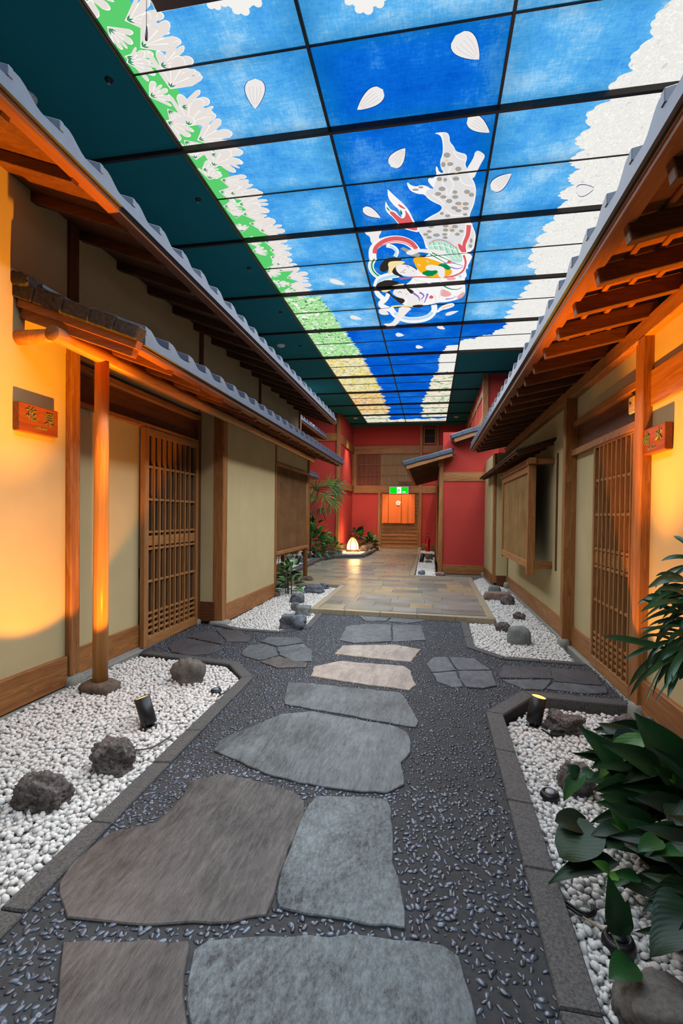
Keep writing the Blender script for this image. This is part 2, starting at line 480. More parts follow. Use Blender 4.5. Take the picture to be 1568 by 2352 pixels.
def stuff_mesh(name, protos, P, R, S, which, mat):
    """all pebbles of P (n,3) with rotations R and sizes S joined into one mesh"""
    vs, fs, off = [], [], 0
    for k, (V, Fa) in enumerate(protos):
        idx = np.nonzero(which == k)[0]
        if not len(idx): continue
        W = np.einsum('nij,vj->nvi', R[idx], V) * S[idx][:, None, None] + P[idx][:, None, :]
        n, m = W.shape[:2]
        vs.append(W.reshape(-1, 3))
        fs.append((Fa[None] + (np.arange(n) * m)[:, None, None] + off).reshape(-1, 3)); off += n * m
    v = np.concatenate(vs); f = np.concatenate(fs)
    me = bpy.data.meshes.new(name)
    me.vertices.add(len(v)); me.vertices.foreach_set('co', v.astype(np.float32).ravel())
    me.loops.add(len(f) * 3); me.loops.foreach_set('vertex_index', f.astype(np.int32).ravel())
    me.polygons.add(len(f)); me.polygons.foreach_set('loop_start', np.arange(0, len(f) * 3, 3, dtype=np.int32))
    me.polygons.foreach_set('use_smooth', np.ones(len(f), dtype=bool))
    me.update(calc_edges=True); me.materials.append(mat)
    return me
def scatter(poly, s, rs, avoid=(), margin=.0, jit=.38):
    xs = [p[0] for p in poly]; ys = [p[1] for p in poly]
    out = []
    y = min(ys); row = 0
    while y < max(ys):
        x = min(xs) + (s / 2 if row % 2 else 0)
        while x < max(xs):
            px, py = x + rs.uniform(-jit, jit) * s, y + rs.uniform(-jit, jit) * s
            if inside(poly, px, py) and (margin <= 0 or shrink_dist(poly, px, py) > margin):
                ok = True
                for q, bb in avoid:
                    if bb[0] < px < bb[1] and bb[2] < py < bb[3] and inside(q, px, py): ok = False; break
                if ok: out.append((px, py))
            x += s
        y += s * .87; row += 1
    return np.array(out)
def bbox(q): return (min(p[0] for p in q), max(p[0] for p in q), min(p[1] for p in q), max(p[1] for p in q))
def px_size(P):
    d = (P - np.array(EYE)) @ np.array(FW)
    u = (P - np.array(EYE)) @ np.array(RT) / np.maximum(d, .01) * F_PX + 784
    v = PV - (P - np.array(EYE)) @ np.array(UP) / np.maximum(d, .01) * F_PX
    vis = (d > .3) & (u > 0) & (u < 1568) & (v < 2352) & (v > 0)
    return np.where(vis, 1 / np.maximum(d, .3), 0)
def lay_pebbles(parent, protos, P, R, S, which, mat, nparts=300):
    rank = np.argsort(-px_size(P) * S)
    big, rest = rank[:nparts], rank[nparts:]
    shared = []
    for V, Fa in protos:
        me = bpy.data.meshes.new('pebble'); me.from_pydata(V.tolist(), [], Fa.tolist())
        me.polygons.foreach_set('use_smooth', [True] * len(Fa)); me.materials.append(mat); me.update(); shared.append(me)
    for i in big:
        m = Matrix([list(R[i][r] * S[i]) + [P[i][r]] for r in range(3)] + [[0, 0, 0, 1]])
        link('pebble', shared[which[i]], parent, m)
    if len(rest):
        link('pebbles', stuff_mesh('pebbles', protos, P[rest], R[rest], S[rest], which[rest], mat), parent, kind='stuff')

# dark pebbles set in the mortar of the path
rs = np.random.RandomState(3)
protos = [ico(2 if k < 3 else 1, k, (1, .46 + .09 * (k % 3), .34)) for k in range(6)]
avoid = [(q, bbox(q)) for _, q, _ in STONES] + [(q, bbox(q)) for q in KERBPOLYS]
XY = scatter([p for p in PATH], .0225, rs, avoid, .010)
d = np.hypot(XY[:, 0], XY[:, 1])
keep = (XY[:, 1] > .9) & (rs.uniform(size=len(XY)) < np.where(XY[:, 0] > -.2, .72, .85))
XY = XY[keep]
n = len(XY)
P = np.column_stack([XY, np.full(n, -.0042)])
S = rs.uniform(.0085, .0165, n) * rs.choice([.8, 1, 1.15], n)
lay_pebbles(floor, protos, P, rotmats(n, rs, .16), S, np.where(XY[:, 1] < 2.2, rs.randint(0, 3, n), rs.randint(3, 6, n)), DKPEB)

# white pebble beds, each a thing
WPROTO = [ico(1, 20 + k, (1, .78 - .05 * (k % 3), .58 + .08 * (k % 2))) for k in range(6)]
WLOW = [ico(1, 40 + k, (1, .78, .62)) for k in range(3)]
def gravel_bed(poly, z, label, s=.0245, size=(.0125, .0205), nparts=300, avoid=(), ymin=-9, seed=0, zbase=-.12, low=False):
    cx = sum(p[0] for p in poly) / len(poly); cy = sum(p[1] for p in poly) / len(poly)
    t = thing('gravel_bed', (cx, cy, zbase), label, 'gravel bed')
    MB().prism(poly, zbase, z - .012).build('underlay', BEDBASE, t)
    rs = np.random.RandomState(seed)
    A = scatter(poly, s, rs, avoid, .008); B = scatter(poly, s * 1.25, rs, avoid, .012)
    A = A[A[:, 1] > ymin]; B = B[B[:, 1] > ymin]
    P = np.concatenate([np.column_stack([A, z - .004 + rs.uniform(-.004, .003, len(A))]), np.column_stack([B, z + .007 + rs.uniform(-.004, .005, len(B))])])
    hump = np.array([.007 * noise.noise(Vector((p[0] * 5, p[1] * 5, seed))) for p in P]); P[:, 2] += hump
    n = len(P)
    pr = WLOW if low else WPROTO
    lay_pebbles(t, pr, P, rotmats(n, rs, .55), rs.uniform(size[0], size[1], n), rs.randint(0, len(pr), n), WHPEB, nparts)
    return t
LBED = [(-1.245, .3), (-1.26, 1.25), (-1.35, 3.385), (-1.565, 3.66), (-2.40, 3.78), (-2.455, 3.6), (-2.44, .3)]
gravel_bed(LBED, -.022, 'bed of white pebbles left of the path, in front of the orange-lit wall', ymin=1.05, seed=11)
RBED = [(1.255, 3.375), (.695, 3.415), (.46, 3.065), (.435, 1.25), (.435, .3), (1.29, .3)]
gravel_bed(RBED, -.065, 'bed of white pebbles right of the path, under the leafy plants', ymin=.85, seed=12)
LMID = [(-2.235, 5.06), (-1.98, 4.885), (-1.53, 4.855), (-1.325, 5.10), (-1.36, 5.86), (-1.455, 5.88), (-1.50, 8.02), (-2.40, 8.33), (-2.9, 8.3), (-2.9, 6.95), (-2.24, 6.95)]
gravel_bed(LMID, -.02, 'bed of white pebbles behind the left doorway, running under the reed screen', s=.027, size=(.0135, .021), nparts=0, seed=13)
RMID = [(.445, 5.735), (.43, 4.655), (.655, 4.38), (1.23, 4.36), (1.24, 5.0), (1.29, 5.2), (1.29, 8.85), (1.08, 9.05), (1.05, 10.2), (.80, 9.55), (.765, 5.73)]
gravel_bed(RMID, -.02, 'bed of white pebbles in front of the right-hand hanging reed screen', s=.027, size=(.0135, .021), nparts=0, seed=14)
LFAR = [(-2.72, 9.3), (-2.77, 12.2), (-2.55, 12.95), (-1.76, 13.5), (-1.73, 17.3), (-2.70, 17.5), (-2.78, 15.1), (-5.2, 15.0), (-5.2, 9.8)]
gravel_bed(LFAR, .045, 'bed of white pebbles round the glowing lantern at the far left', s=.05, size=(.024, .036), nparts=0, seed=15, low=True)
RFAR = [(-.27, 9.85), (.12, 9.85), (.15, 16.9), (-.33, 16.9)]
gravel_bed(RFAR, .02, 'narrow bed of white pebbles with the fire extinguisher at far right', s=.045, size=(.022, .032), nparts=0, seed=16, low=True)

# ---- paved floor beyond the stepping stones
def tile_mat():
    t = NT('granite_paving')
    r = t.n('ObjectInfo', out=5)
    base = t.ramp(r, [(0, C(112, 112, 100)), (.25, C(156, 142, 108)), (.45, C(134, 134, 124)), (.62, C(170, 146, 102)), (.75, C(144, 136, 114)), (.88, C(118, 120, 114))], 'CONSTANT')
    p = t.pos()
    n = t.noise(p, 170, 4, .75)
    n2 = t.noise(p, 4, 3)
    sp = t.ramp(t.mix(.25, n, n2), [(.35, C(84, 82, 74)), (.65, C(206, 202, 188))])
    col = t.mix(.24, base, sp)
    rg = t.n('MapRange', {0: n2, 1: .3, 2: .7, 3: .26, 4: .42})
    return t.bsdf(col, rg, t.bump(n, .08, .003), .5)
PAVE = tile_mat()
EDGE = plain('paving_edge_stone', (164, 148, 120), .5, .45, nscale=120, var=.2, bump=.1)
def fl(y):
    xl = -1.36 if y < 8.06 else (-2.70 if y < 12.1 else (-2.5 if y < 12.9 else (-1.76 if y < 13.6 else -1.72)))
    xr = .68 if y < 9.5 else -.39
    return xl, xr
MB().prism([(-1.43, 5.86), (.745, 5.75), (.775, 9.56), (-.30, 9.62), (-.34, 17.42), (-1.73, 17.42), (-1.75, 13.5), (-2.5, 12.95), (-2.72, 12.2), (-2.70, 8.08), (-1.47, 8.08)], -.125, .041).build('paving_bed', plain('paving_joint', (138, 130, 112), .8), floor)
y = 5.93
while y < 17.3:
    h = .295 if y < 9 else .33
    xl, xr = fl(y + h / 2)
    x = xl - rnd.uniform(0, .35)
    while x < xr:
        w = rnd.choice((.3, .3, .45, .45, .6, .6, .9))
        a, b = max(x, xl), min(x + w, xr)
        if b - a > .05:
            MB().prism([(a + .002, y + .002), (b - .002, y + .002), (b - .002, y + h - .002), (a + .002, y + h - .002)], .02, .050 + rnd.uniform(-.0012, .0012), .003).build('paving_tile', PAVE, floor)
        x += w
    y += h
def edging(a, b, w, k, z1=.053):
    a, b = Vector(a), Vector(b); d = (b - a) / k; nrm = Vector((-d.y, d.x)).normalized() * w
    for i in range(k):
        p, q = a + d * (i + .01), a + d * (i + .99)
        MB().prism([(p.x, p.y), (q.x, q.y), (q.x + nrm.x, q.y + nrm.y), (p.x + nrm.x, p.y + nrm.y)], -.06, z1, .004).build('edging_stone', EDGE, floor)
edging((-1.445, 5.845), (.735, 5.745), .08, 5)
edging((.742, 5.80), (.785, 9.6), .085, 5)
edging((-1.36, 8.06), (-1.355, 5.92), -.085, 3)
edging((-1.36, 8.06), (-2.6, 8.06), .06, 2)
edging((-.375, 9.62), (-.39, 17.3), -.08, 9)
edging((.70, 9.52), (-.3, 9.6), -.07, 2)
# ------------------------------------------------------------------ left house front
LX = -2.5
wl = struct('wall_left')
part('plaster_panel', PLAST, wl, -2.62, LX, -1.5, 3.02, .19, 3.34, .002)
part('plaster_panel', PLAST, wl, -2.62, -2.545, 3.12, 3.965, .20, 1.97, .002)
part('plaster_panel', PLAST, wl, -2.62, LX, 3.02, 5.03, 2.30, 3.34, .002)
part('plaster_panel', PLAST, wl, -2.62, LX, 5.03, 9.2, 2.30, 3.34, .002)
part('plaster_panel', PLAST, wl, -2.58, -2.315, 5.03, 5.06, .19, 2.36, .002)
part('plaster_panel', PLAST, wl, -2.30, -2.245, 5.10, 6.90, .19, 2.36, .002)
part('plaster_panel', PLAST, wl, -2.30, -2.245, 6.96, 8.88, 1.965, 2.36, .002)
part('plinth_board', WD['Y'], wl, -2.56, -2.468, -1.5, 3.005, -.005, .198)
part('plinth_board', WD['Y'], wl, -2.60, -2.53, 3.125, 3.955, .008, .208)
part('plinth_board', WDK['X'], wl, -2.55, -2.31, 5.015, 5.05, .02, .235)
part('plinth_board', WD['Y'], wl, -2.29, -2.232, 5.14, 6.895, -.005, .198)
MB().box(-2.62, -2.45, -1.5, 3.0, -.13, -.015, .004).build('footing', CONC, wl)
MB().box(-2.62, -2.47, 3.13, 5.03, -.13, -.004, .004).build('footing', CONC, wl)
MB().box(-2.29, -2.22, 5.14, 8.3, -.13, -.02, .004).build('footing', CONC, wl)
part('metal_flashing', plain('grey_flashing', (150, 156, 158), .5), wl, -2.56, -2.515, 3.13, 3.95, -.006, .010, .001)
def post(parent, x0, x1, y0, y1, z0, z1, mat=None, name='post', b=.006):
    return part(name, mat or WD['Z'], parent, x0, x1, y0, y1, z0, z1, b)
post(wl, -2.56, -2.458, 3.022, 3.115, .05, 2.45)
post(wl, -2.56, -2.478, 3.03, 3.125, 2.45, 3.30, WDK['Z'])
post(wl, -2.335, -2.22, 5.025, 5.14, .03, 2.36)
post(wl, -2.29, -2.232, 6.905, 6.965, .03, 2.36)
post(wl, -2.56, -2.485, 5.0, 5.085, 2.35, 3.28, WDK['Z'])
post(wl, -2.56, -2.485, 6.88, 6.965, 2.35, 3.28, WDK['Z'])
post(wl, -2.56, -2.47, 9.1, 9.2, 2.35, 3.28, WD['Z'])
def base_stone(parent, x, y, w, d, z0, z1, seed, mat=None):
    bm = bmesh.new(); bmesh.ops.create_icosphere(bm, subdivisions=3, radius=1)
    o = Vector((seed * 3.1, 7, 1))
    for v in bm.verts:
        c = v.co.copy(); k = max(abs(c.x), abs(c.y), abs(c.z))
        c = c.lerp(c / k, .55) * (1 + .10 * noise.noise(c * 1.7 + o))
        v.co = Vector((x + c.x * w / 2, y + c.y * d / 2, (z0 + z1) / 2 + c.z * (z1 - z0) / 2))
    me = bpy.data.meshes.new('base_stone'); bm.to_mesh(me); bm.free()
    for p in me.polygons: p.use_smooth = True
    me.materials.append(mat or CONC)
    return link('base_stone', me, parent)
base_stone(wl, -2.49, 3.07, .17, .17, -.1, .055, 1)
base_stone(wl, -2.27, 5.075, .22, .20, -.05, .035, 2)
base_stone(wl, -2.50, 4.99, .08, .08, -.05, .05, 3)
base_stone(wl, -2.25, 6.96, .15, .14, -.05, .07, 4, ROCK['brown'])
# lintel over the left door
part('lintel_rail', WD['Y'], wl, -2.60, -2.485, 3.12, 5.03, 1.965, 2.0)
part('lintel_board', WDK['Y'], wl, -2.60, -2.525, 3.12, 5.03, 2.0, 2.235)
part('lintel_rail', WD['Y'], wl, -2.60, -2.475, 3.12, 5.03, 2.215, 2.262)
post(wl, -2.57, -2.48, 4.965, 5.03, .05, 2.30, WDK['Z'], 'door_post')

SCREEN = None
def screen_mat():
    t = NT('door_mesh_screen')
    p = t.pos()
    w = t.n('TexWave', {'Vector': p, 'Scale': 60.0, 'Distortion': .4}, bands_direction='Z')
    return t.bsdf(t.ramp(w, [(.2, C(40, 30, 24)), (.8, C(74, 62, 52))]), .9)
SCREEN = screen_mat()
def lattice_door(name, x, s, y0, y1, z0, z1, slats, rails, panel, zlow, zhigh, st=.055):
    """sliding lattice door in a plane of constant x; s = +1 when the front looks towards +x"""
    d = struct(name, (x, (y0 + y1) / 2, z0))
    X = lambda a, b: (x - s * a, x - s * b)
    fr = lambda nm, a, b, c, e, g, h, m, bb=.003, **k: part(nm, m, d, *X(a, b), c, e, g, h, bb, **k)
    fr('stile', 0, .045, y0, y0 + st, z0, z1, WLT['Z'])
    fr('stile', 0, .045, y1 - st * .7, y1, z0, z1, WLT['Z'])
    fr('bottom_rail', 0, .045, y0 + st, y1 - st * .7, z0, zlow, WLT['Y'])
    fr('top_rail', 0, .045, y0 + st, y1 - st * .7, zhigh, z1, WLT['Y'])
    for yy in slats: fr('vertical_slat', .002, .036, yy - .0085, yy + .0085, zlow, zhigh, WLT['Z'], .002)
    for zz in rails: fr('cross_slat', .012, .030, y0 + st, y1 - st * .7, zz - .011, zz + .011, WLT['Y'], .002)
    fr('waist_panel', .016, .030, y0 + st, y1 - st * .7, panel[0], panel[1], WLT['Y'], .002)
    fr('screen', .045, .050, y0 + .01, y1 - .01, z0 + .02, z1 - .02, SCREEN, .001)
    return d
lattice_door('door_1', -2.478, 1, 3.945, 4.965, .0, 1.962, [4.11 + .0955 * k for k in range(8)], [1.62, 1.325, 1.03, .878, .583, .293, .240, .187, .134], (.905, .995), .088, 1.905, .07)

# bay with the reed screen, left of the paving
def reed_mat():
    t = NT('reed_blind')
    p = t.pos()
    n = t.noise(t.n('Mapping', {'Vector': p, 'Scale': (300, 300, 2)}), 1.0, 3)
    b = t.noise(t.n('Mapping', {'Vector': p, 'Scale': (2, 2, 5)}), 1.0, 2)
    col = t.ramp(t.mix(.25, n, b), [(.3, C(78, 50, 28)), (.5, C(122, 84, 50)), (.7, C(156, 114, 72))])
    return t.bsdf(col, .6, t.bump(n, .6, .004), .35)
REED = reed_mat()
def reed_pale():
    m = reed_mat(); m.name = 'pale_reed_blind'
    for n in m.node_tree.nodes:
        if n.type == 'VALTORGB':
            for e, c in zip(n.color_ramp.elements, ((110, 78, 42), (160, 122, 74), (190, 152, 100))): e.color = C(*c)
    return m
REEDP = reed_pale()
sc = thing('reed_screen', (-2.26, 7.95, .6), 'dark reed screen in a wooden bay on posts, left above the white pebbles', 'screen')
def reeds(mb, x, s, y0, y1, z0, z1, pitch):
    n = int((y1 - y0) / pitch)
    for i in range(n):
        a = y0 + (y1 - y0) * i / n; b = y0 + (y1 - y0) * (i + 1) / n; m = (a + b) / 2
        mb.add([(x, a, z0), (x + s * .004, m, z0), (x, b, z0), (x, a, z1), (x + s * .004, m, z1), (x, b, z1)], [(0, 1, 4, 3), (1, 2, 5, 4)])
    return mb
reeds(MB(), -2.268, 1, 6.97, 8.86, .645, 1.94, .012).build('reed_blind', REED, sc)
part('backing_board', BLACKW, sc, -2.285, -2.272, 6.97, 8.86, .645, 1.94, .001)
part('top_rail', WD['Y'], sc, -2.29, -2.225, 6.965, 8.87, 1.935, 1.975)
part('bottom_rail', WD['Y'], sc, -2.29, -2.222, 6.965, 8.87, .598, .648)
MB().tube([(-2.275, 8.84, .03), (-2.275, 8.84, 2.36)], .042, 14).build('corner_post', WD['Z'], sc)
part('edge_post', WD['Z'], sc, -2.29, -2.228, 8.87, 8.93, .55, 2.36)
part('bay_floor', WD['Y'], sc, -2.95, -2.29, 6.97, 8.93, .56, .60)
post(sc, -2.86, -2.79, 9.2, 9.27, -.02, .6, None, 'back_post')
post(sc, -2.86, -2.79, 7.05, 7.11, -.08, .6, None, 'back_post')
part('back_panel', WD['Y'], sc, -2.90, -2.86, 8.9, 9.3, .0, .25)

# ------------------------------------------------------------------ roofs
def eave_tile_mesh(pitch, depth, slope, s, name='eave_tile', face=.055, wave=.045):
    """one pantile with a hanging front plate; local y runs along the eave, the front is at local x=0, z=0 its low edge; s=+1: front looks to +x"""
    mb = MB(); N = 11
    prof = []
    for i in range(N):
        t = i / (N - 1)
        if t < .16: z = wave * (.86 + .14 * math.sin(t / .16 * math.pi / 2))
        elif t < .62: z = wave * (.5 + .5 * math.cos((t - .16) / .46 * math.pi))
        else: z = wave * .12 * ((t - .62) / .38) ** 2
        prof.append((t * pitch, z))
    th = .016
    f = lambda y, z, k: (-s * depth * k, y, z + depth * slope * k)
    V, Fs = [], []
    for y, z in prof: V += [f(y, face + z, 0), f(y, face + z, 1.06), f(y, face + z - th, 1.06), (0, y, 0), (-s * th, y, 0), f(y, face + z - th, .06)]
    for i in range(N - 1):
        a, b = i * 6, i * 6 + 6
        Fs += [(a, b, b + 1, a + 1), (a + 1, b + 1, b + 2, a + 2), (a + 3, b + 3, b, a), (a + 3, a + 4, b + 4, b + 3), (a + 4, a + 5, b + 5, b + 4), (a + 5, a + 2, b + 2, b + 5)]
    e = (N - 1) * 6
    Fs += [(0, 1, 2, 5, 4, 3), (e + 3, e + 4, e + 5, e + 2, e + 1, e)]
    mb.add(V, Fs)
    # the raised lip at the start of each tile
    mb.box(-s * depth * .95, s * .004, -.004, .022, face + wave * .72 - .03, face + wave * 1.02, .003, Matrix(((1, 0, 0, 0), (0, 1, 0, 0), (-s * slope, 0, 1, 0), (0, 0, 0, 1))))
    return mb.mesh(name, KAWARA)
def wave_sheet(y0, y1, pitch, x0, z0, x1, z1, wave=.04, th=.02):
    mb = MB(); n = int((y1 - y0) / pitch * 8)
    V, Fs = [], []
    for i in range(n + 1):
        y = y0 + (y1 - y0) * i / n
        t = ((y - y0) / pitch) % 1
        w = wave * (.5 + .5 * math.cos(min(1, t / .6) * math.pi)) if t < .6 else 0
        V += [(x0, y, z0 + w), (x1, y, z1 + w), (x0, y, z0 + w - th), (x1, y, z1 + w - th)]
    for i in range(n):
        a = i * 4
        Fs += [(a, a + 4, a + 5, a + 1), (a + 2, a + 3, a + 7, a + 6), (a, a + 2, a + 6, a + 4)]
    return mb.add(V, Fs)
def rafter(parent, mat, xa, za, xb, zb, y, w, h):
    """sloping rafter; (xa,za) wall end and (xb,zb) eave end of its underside"""
    mb = MB()
    if xb < xa: xa, za, xb, zb = xb, zb, xa, za
    L = math.hypot(xb - xa, zb - za); ang = math.atan2(zb - za, xb - xa)
    m = Matrix.Translation(Vector((xa, y, za))) @ Matrix.Rotation(-ang, 4, 'Y')
    mb.box(0, L, -w / 2, w / 2, 0, h, .004, m)
    return mb.build('rafter', mat, parent)
def slab(parent, name, mat, xa, za, xb, zb, y0, y1, th):
    if xb < xa: xa, za, xb, zb = xb, zb, xa, za
    L = math.hypot(xb - xa, zb - za); ang = math.atan2(zb - za, xb - xa)
    m = Matrix.Translation(Vector((xa, 0, za))) @ Matrix.Rotation(-ang, 4, 'Y')
    return MB().box(0, L, y0, y1, 0, th, .002, m).build(name, mat, parent)
def tiled_roof(label, s, y0, y1, pitch, tile_y0, xw, zw, xe, ze, raf, rw=.05, rh=.062, battens=0, raf_mat=None, extra_up=.6, face=.052, wave=.056, wall_plate=True, raf_out=.09, cat='roof', boards=None):
    """s=+1: eave looks to +x.  (xw,zw)/(xe,ze): rafter underside at the wall / eave tile low edge"""
    slope = abs((ze - zw) / (xe - xw))
    sl = (ze - zw) / (xe - xw)
    t = thing('tiled_roof', (xw, (y0 + y1) / 2, zw), label, cat)
    rm = raf_mat or WRF['X']
    zr = lambda x: zw + sl * (x - xw) - 0.012
    xr = xe - s * raf_out
    for yy in raf: rafter(t, rm, xw - s * .04, zr(xw - s * .04), xr, zr(xr), yy, rw, rh)
    b0 = rh * 1.06
    if battens:
        for k in range(1, battens + 1):
            x = xw + (xr - xw) * k / (battens + 1)
            MB().box(x - .013, x + .013, y0, y1, zr(x) + b0 - .004, zr(x) + b0 + .014, .002).build('batten', WRF['Y'], t)
        b0 += .014
    xb = xe - s * .02
    bm_ = boards or WRF['X']
    nb = 6
    slab(t, 'roof_board', bm_, xw - s * .05, zr(xw - s * .05) + b0, xb, zr(xb) + b0, y0, y1, .016)
    # eave batten under the tiles
    x = xe - s * .06
    MB().box(x - .035, x + .035, y0, y1, zr(x) + b0 - .030, zr(x) + b0 - .001, .003).build('eave_batten', WRF['Y'], t)
    zt = zr(xe) + b0 + .022
    x2 = xe - s * .012
    MB().box(x2 - s * .035, x2 - s * .004, y0, y1, zt - .012, zt + .016, .002).build('under_eave_strip', BLACKW, t)
    me = eave_tile_mesh(pitch, .30, slope, s, face=face, wave=wave)
    yy = tile_y0
    while yy < y1 - pitch * .5:
        link('eave_tile', me, t, Matrix.Translation(Vector((xe, yy, zt))))
        yy += pitch
    up = extra_up
    x3 = xe - s * .28
    wave_sheet(tile_y0, y1, pitch, x3, zt + face + .28 * slope - .004, xw - s * up, zt + face + (abs(xe - xw) + up) * slope, wave * .9).build('tile_courses', KAWARA, t)
    return t, zt
# upper roof of the left house
tiled_roof('grey tiled upper roof running along the left house, below the teal ceiling', 1, -1.4, 9.25, .2925, -1.4125, -2.52, 3.172, -1.772, 2.893,
           [3.167 + .43 * k for k in range(-10, 15)], raf_mat=WDK['X'], extra_up=1.4, boards=WDK['X'])
# porch roof of the left house
pr, pzt = tiled_roof('lower grey tiled porch roof over the left doorway, on a round log beam', 1, 2.66, 9.42, .262, 2.66, -2.48, 2.418, -1.672, 2.118,
           [2.66 + .41 * k for k in range(0, 17)], raf_mat=WRF['X'], extra_up=.02, raf_out=.07)
# charred verge tiles of the porch roof, the flashing above them
sl = (2.118 - 2.418) / (2.48 - 1.672)
for k, (a, b) in enumerate(((-2.54, -2.36), (-2.37, -2.16), (-2.17, -1.98), (-1.99, -1.82), (-1.83, -1.672))):
    m = Matrix.Translation(Vector((a, 0, 2.418 + .088 + sl * (a + 2.48)))) @ Matrix.Rotation(-math.atan(sl), 4, 'Y')
    MB().box(0, b - a, 2.575, 2.66, -.012, .085 + .008 * (k % 2) - .003 * k, .008, m).build('verge_tile', KAWDK, pr)
bm = bmesh.new(); bmesh.ops.create_icosphere(bm, subdivisions=3, radius=1)
for v in bm.verts:
    c = v.co; c = c.lerp(c / max(abs(c.x), abs(c.y), abs(c.z)), .7); v.co = Vector((-2.455 + c.x * .075, 2.605 + c.y * .045, 2.60 + c.z * .042 * (1 + .3 * noise.noise(c * 3)) - c.x * .02))
me = bpy.data.meshes.new('verge_cap'); bm.to_mesh(me); bm.free(); me.materials.append(KAWDK)
link('verge_cap', me, pr)
slab(pr, 'verge_board', WRF['X'], -2.50, 2.452, -1.70, 2.155, 2.60, 2.655, .05)
slab(pr, 'verge_rafter', WRF['X'], -2.50, 2.392, -1.74, 2.118, 2.625, 2.675, .06)
for k in range(3):
    y = 2.70 + k * .6
    MB().box(-2.50, -2.40, y, y + .62, 2.60, 2.625, .003).build('wall_flashing', KAWARA, pr)
MB().tube([(-2.2, 2.545, 2.252), (-2.2, 9.07, 2.252)], .047, 20).build('log_beam', WBEAM, pr)
MB().lathe([(0, 0), (.0465, 0), (.047, .004)], m=Matrix.Translation(Vector((-2.2, 2.541, 2.252))) @ Matrix.Rotation(-math.pi / 2, 4, 'X'), seg=20).build('log_end', ENDGRAIN, pr)
MB().tube([(-2.51, 2.62, 2.265), (-2.2, 2.62, 2.262)], .043, 16).build('cross_log', WBEAM, pr)
rp = thing('round_post', (-2.205, 2.995, .05), 'peeled round post carrying the porch, lit orange from below, on a flat stone', 'post')
MB().tube([(-2.208, 2.995, .04), (-2.206, 2.995, .8), (-2.204, 2.995, 1.6), (-2.203, 2.995, 2.215)], [.050, .049, .047, .045], 24).build('shaft', WPOL, rp)
base_stone(rp, -2.205, 2.99, .25, .19, -.06, .055, 9, ROCK['brown'])

# right house roof
rr, _ = tiled_roof('grey tiled roof of the right house, its rafters glowing orange from below', -1, -1.3, 9.15, .2505, -1.325, 1.30, 2.432, .692, 2.305,
           [3.27 + .367 * k for k in range(-12, 16)], rw=.05, rh=.085, battens=3, extra_up=.9, raf_out=.08, raf_mat=WDK['X'])  # rafters darker than the boards, shade of their near faces put into the wood colour

# ------------------------------------------------------------------ right house front
RX = 1.33
wr = struct('wall_right')
part('plaster_panel', PLAST, wr, RX, 1.45, -1.5, 3.32, .2, 1.895, .002)
part('plaster_panel', PLAST, wr, RX + .004, 1.45, -1.5, 3.32, 2.105, 2.33, .002)
part('wall_beam', WD['Y'], wr, RX - .012, 1.45, -1.5, 3.32, 1.893, 2.112)
part('plaster_panel', PLAST, wr, RX + .015, 1.45, 3.50, 5.04, 2.105, 2.33, .002)
part('plaster_panel', PLAST, wr, RX + .02, 1.45, 4.345, 4.96, .17, 1.80, .002)
part('plaster_panel', PLAST, wr, RX + .015, 1.45, 5.03, 8.98, .17, 2.33, .002)
part('plaster_panel', PLAST, wr, 1.15, 1.36, 8.985, 9.02, .17, 2.33, .002)
part('plaster_panel', PLAST, wr, 1.095, 1.2, 9.16, 10.42, .17, 2.33, .002)
part('wall_plate', WD['Y'], wr, 1.275, 1.45, -1.5, 9.1, 2.325, 2.43)
part('plinth_board', WD['Y'], wr, 1.298, 1.40, -1.5, 3.31, .0, .205)
part('plinth_board', WD['Y'], wr, 1.325, 1.40, 4.35, 5.03, -.005, .172)
part('plinth_board', WD['Y'], wr, 1.322, 1.40, 5.04, 8.98, .0, .175)
part('plinth_board', WDK['X'], wr, 1.16, 1.36, 8.965, 8.99, .0, .175)
part('plinth_board', WD['Y'], wr, 1.08, 1.15, 9.17, 10.40, .0, .19)
MB().box(1.27, 1.45, -1.5, 3.42, -.13, -.004, .004).build('footing', CONC, wr)
MB().box(1.285, 1.45, 3.42, 5.05, -.13, -.003, .004).build('footing', CONC, wr)
MB().box(1.29, 1.45, 5.05, 8.95, -.13, -.002, .004).build('footing', CONC, wr)
MB().box(1.05, 1.2, 9.1, 10.42, -.13, .0, .004).build('footing', CONC, wr)
post(wr, 1.272, 1.38, 3.305, 3.40, .02, 2.33, name='door_post')
part('jamb_trim', WD['Z'], wr, 1.30, 1.38, 3.40, 3.495, .0, 2.33)
post(wr, 1.245, 1.36, 4.945, 5.035, .03, 2.33)
post(wr, 1.105, 1.20, 9.03, 9.16, .03, 2.33)
part('corner_trim', WDK['Z'], wr, 1.335, 1.35, 8.94, 8.975, .17, 1.2)
base_stone(wr, 1.30, 3.35, .10, .14, -.1, .05, 21)
base_stone(wr, 1.27, 4.98, .11, .14, -.12, .06, 22)
base_stone(wr, 1.30, 8.75, .10, .12, -.05, .09, 23)
base_stone(wr, 1.06, 10.28, .07, .09, -.05, .08, 24)
part('lintel_rail', WD['Y'], wr, RX - .03, 1.45, 3.495, 5.03, 1.785, 1.84)
part('lintel_board', WDK['Y'], wr, RX + .02, 1.45, 3.495, 5.03, 1.84, 2.06)
part('lintel_rail', WD['Y'], wr, RX - .02, 1.45, 3.495, 5.03, 2.055, 2.108)
lattice_door('door_2', 1.312, -1, 3.495, 4.345, .0, 1.825, [3.585 + .0893 * k for k in range(8)], [1.505, 1.23, .955, .812, .54, .272, .224, .176, .128], (.835, .935), .085, 1.77, .05)
dv = thing('intercom', (1.322, 3.60, 1.965), 'small cream wall device on the dark board above the right lattice door', 'intercom')
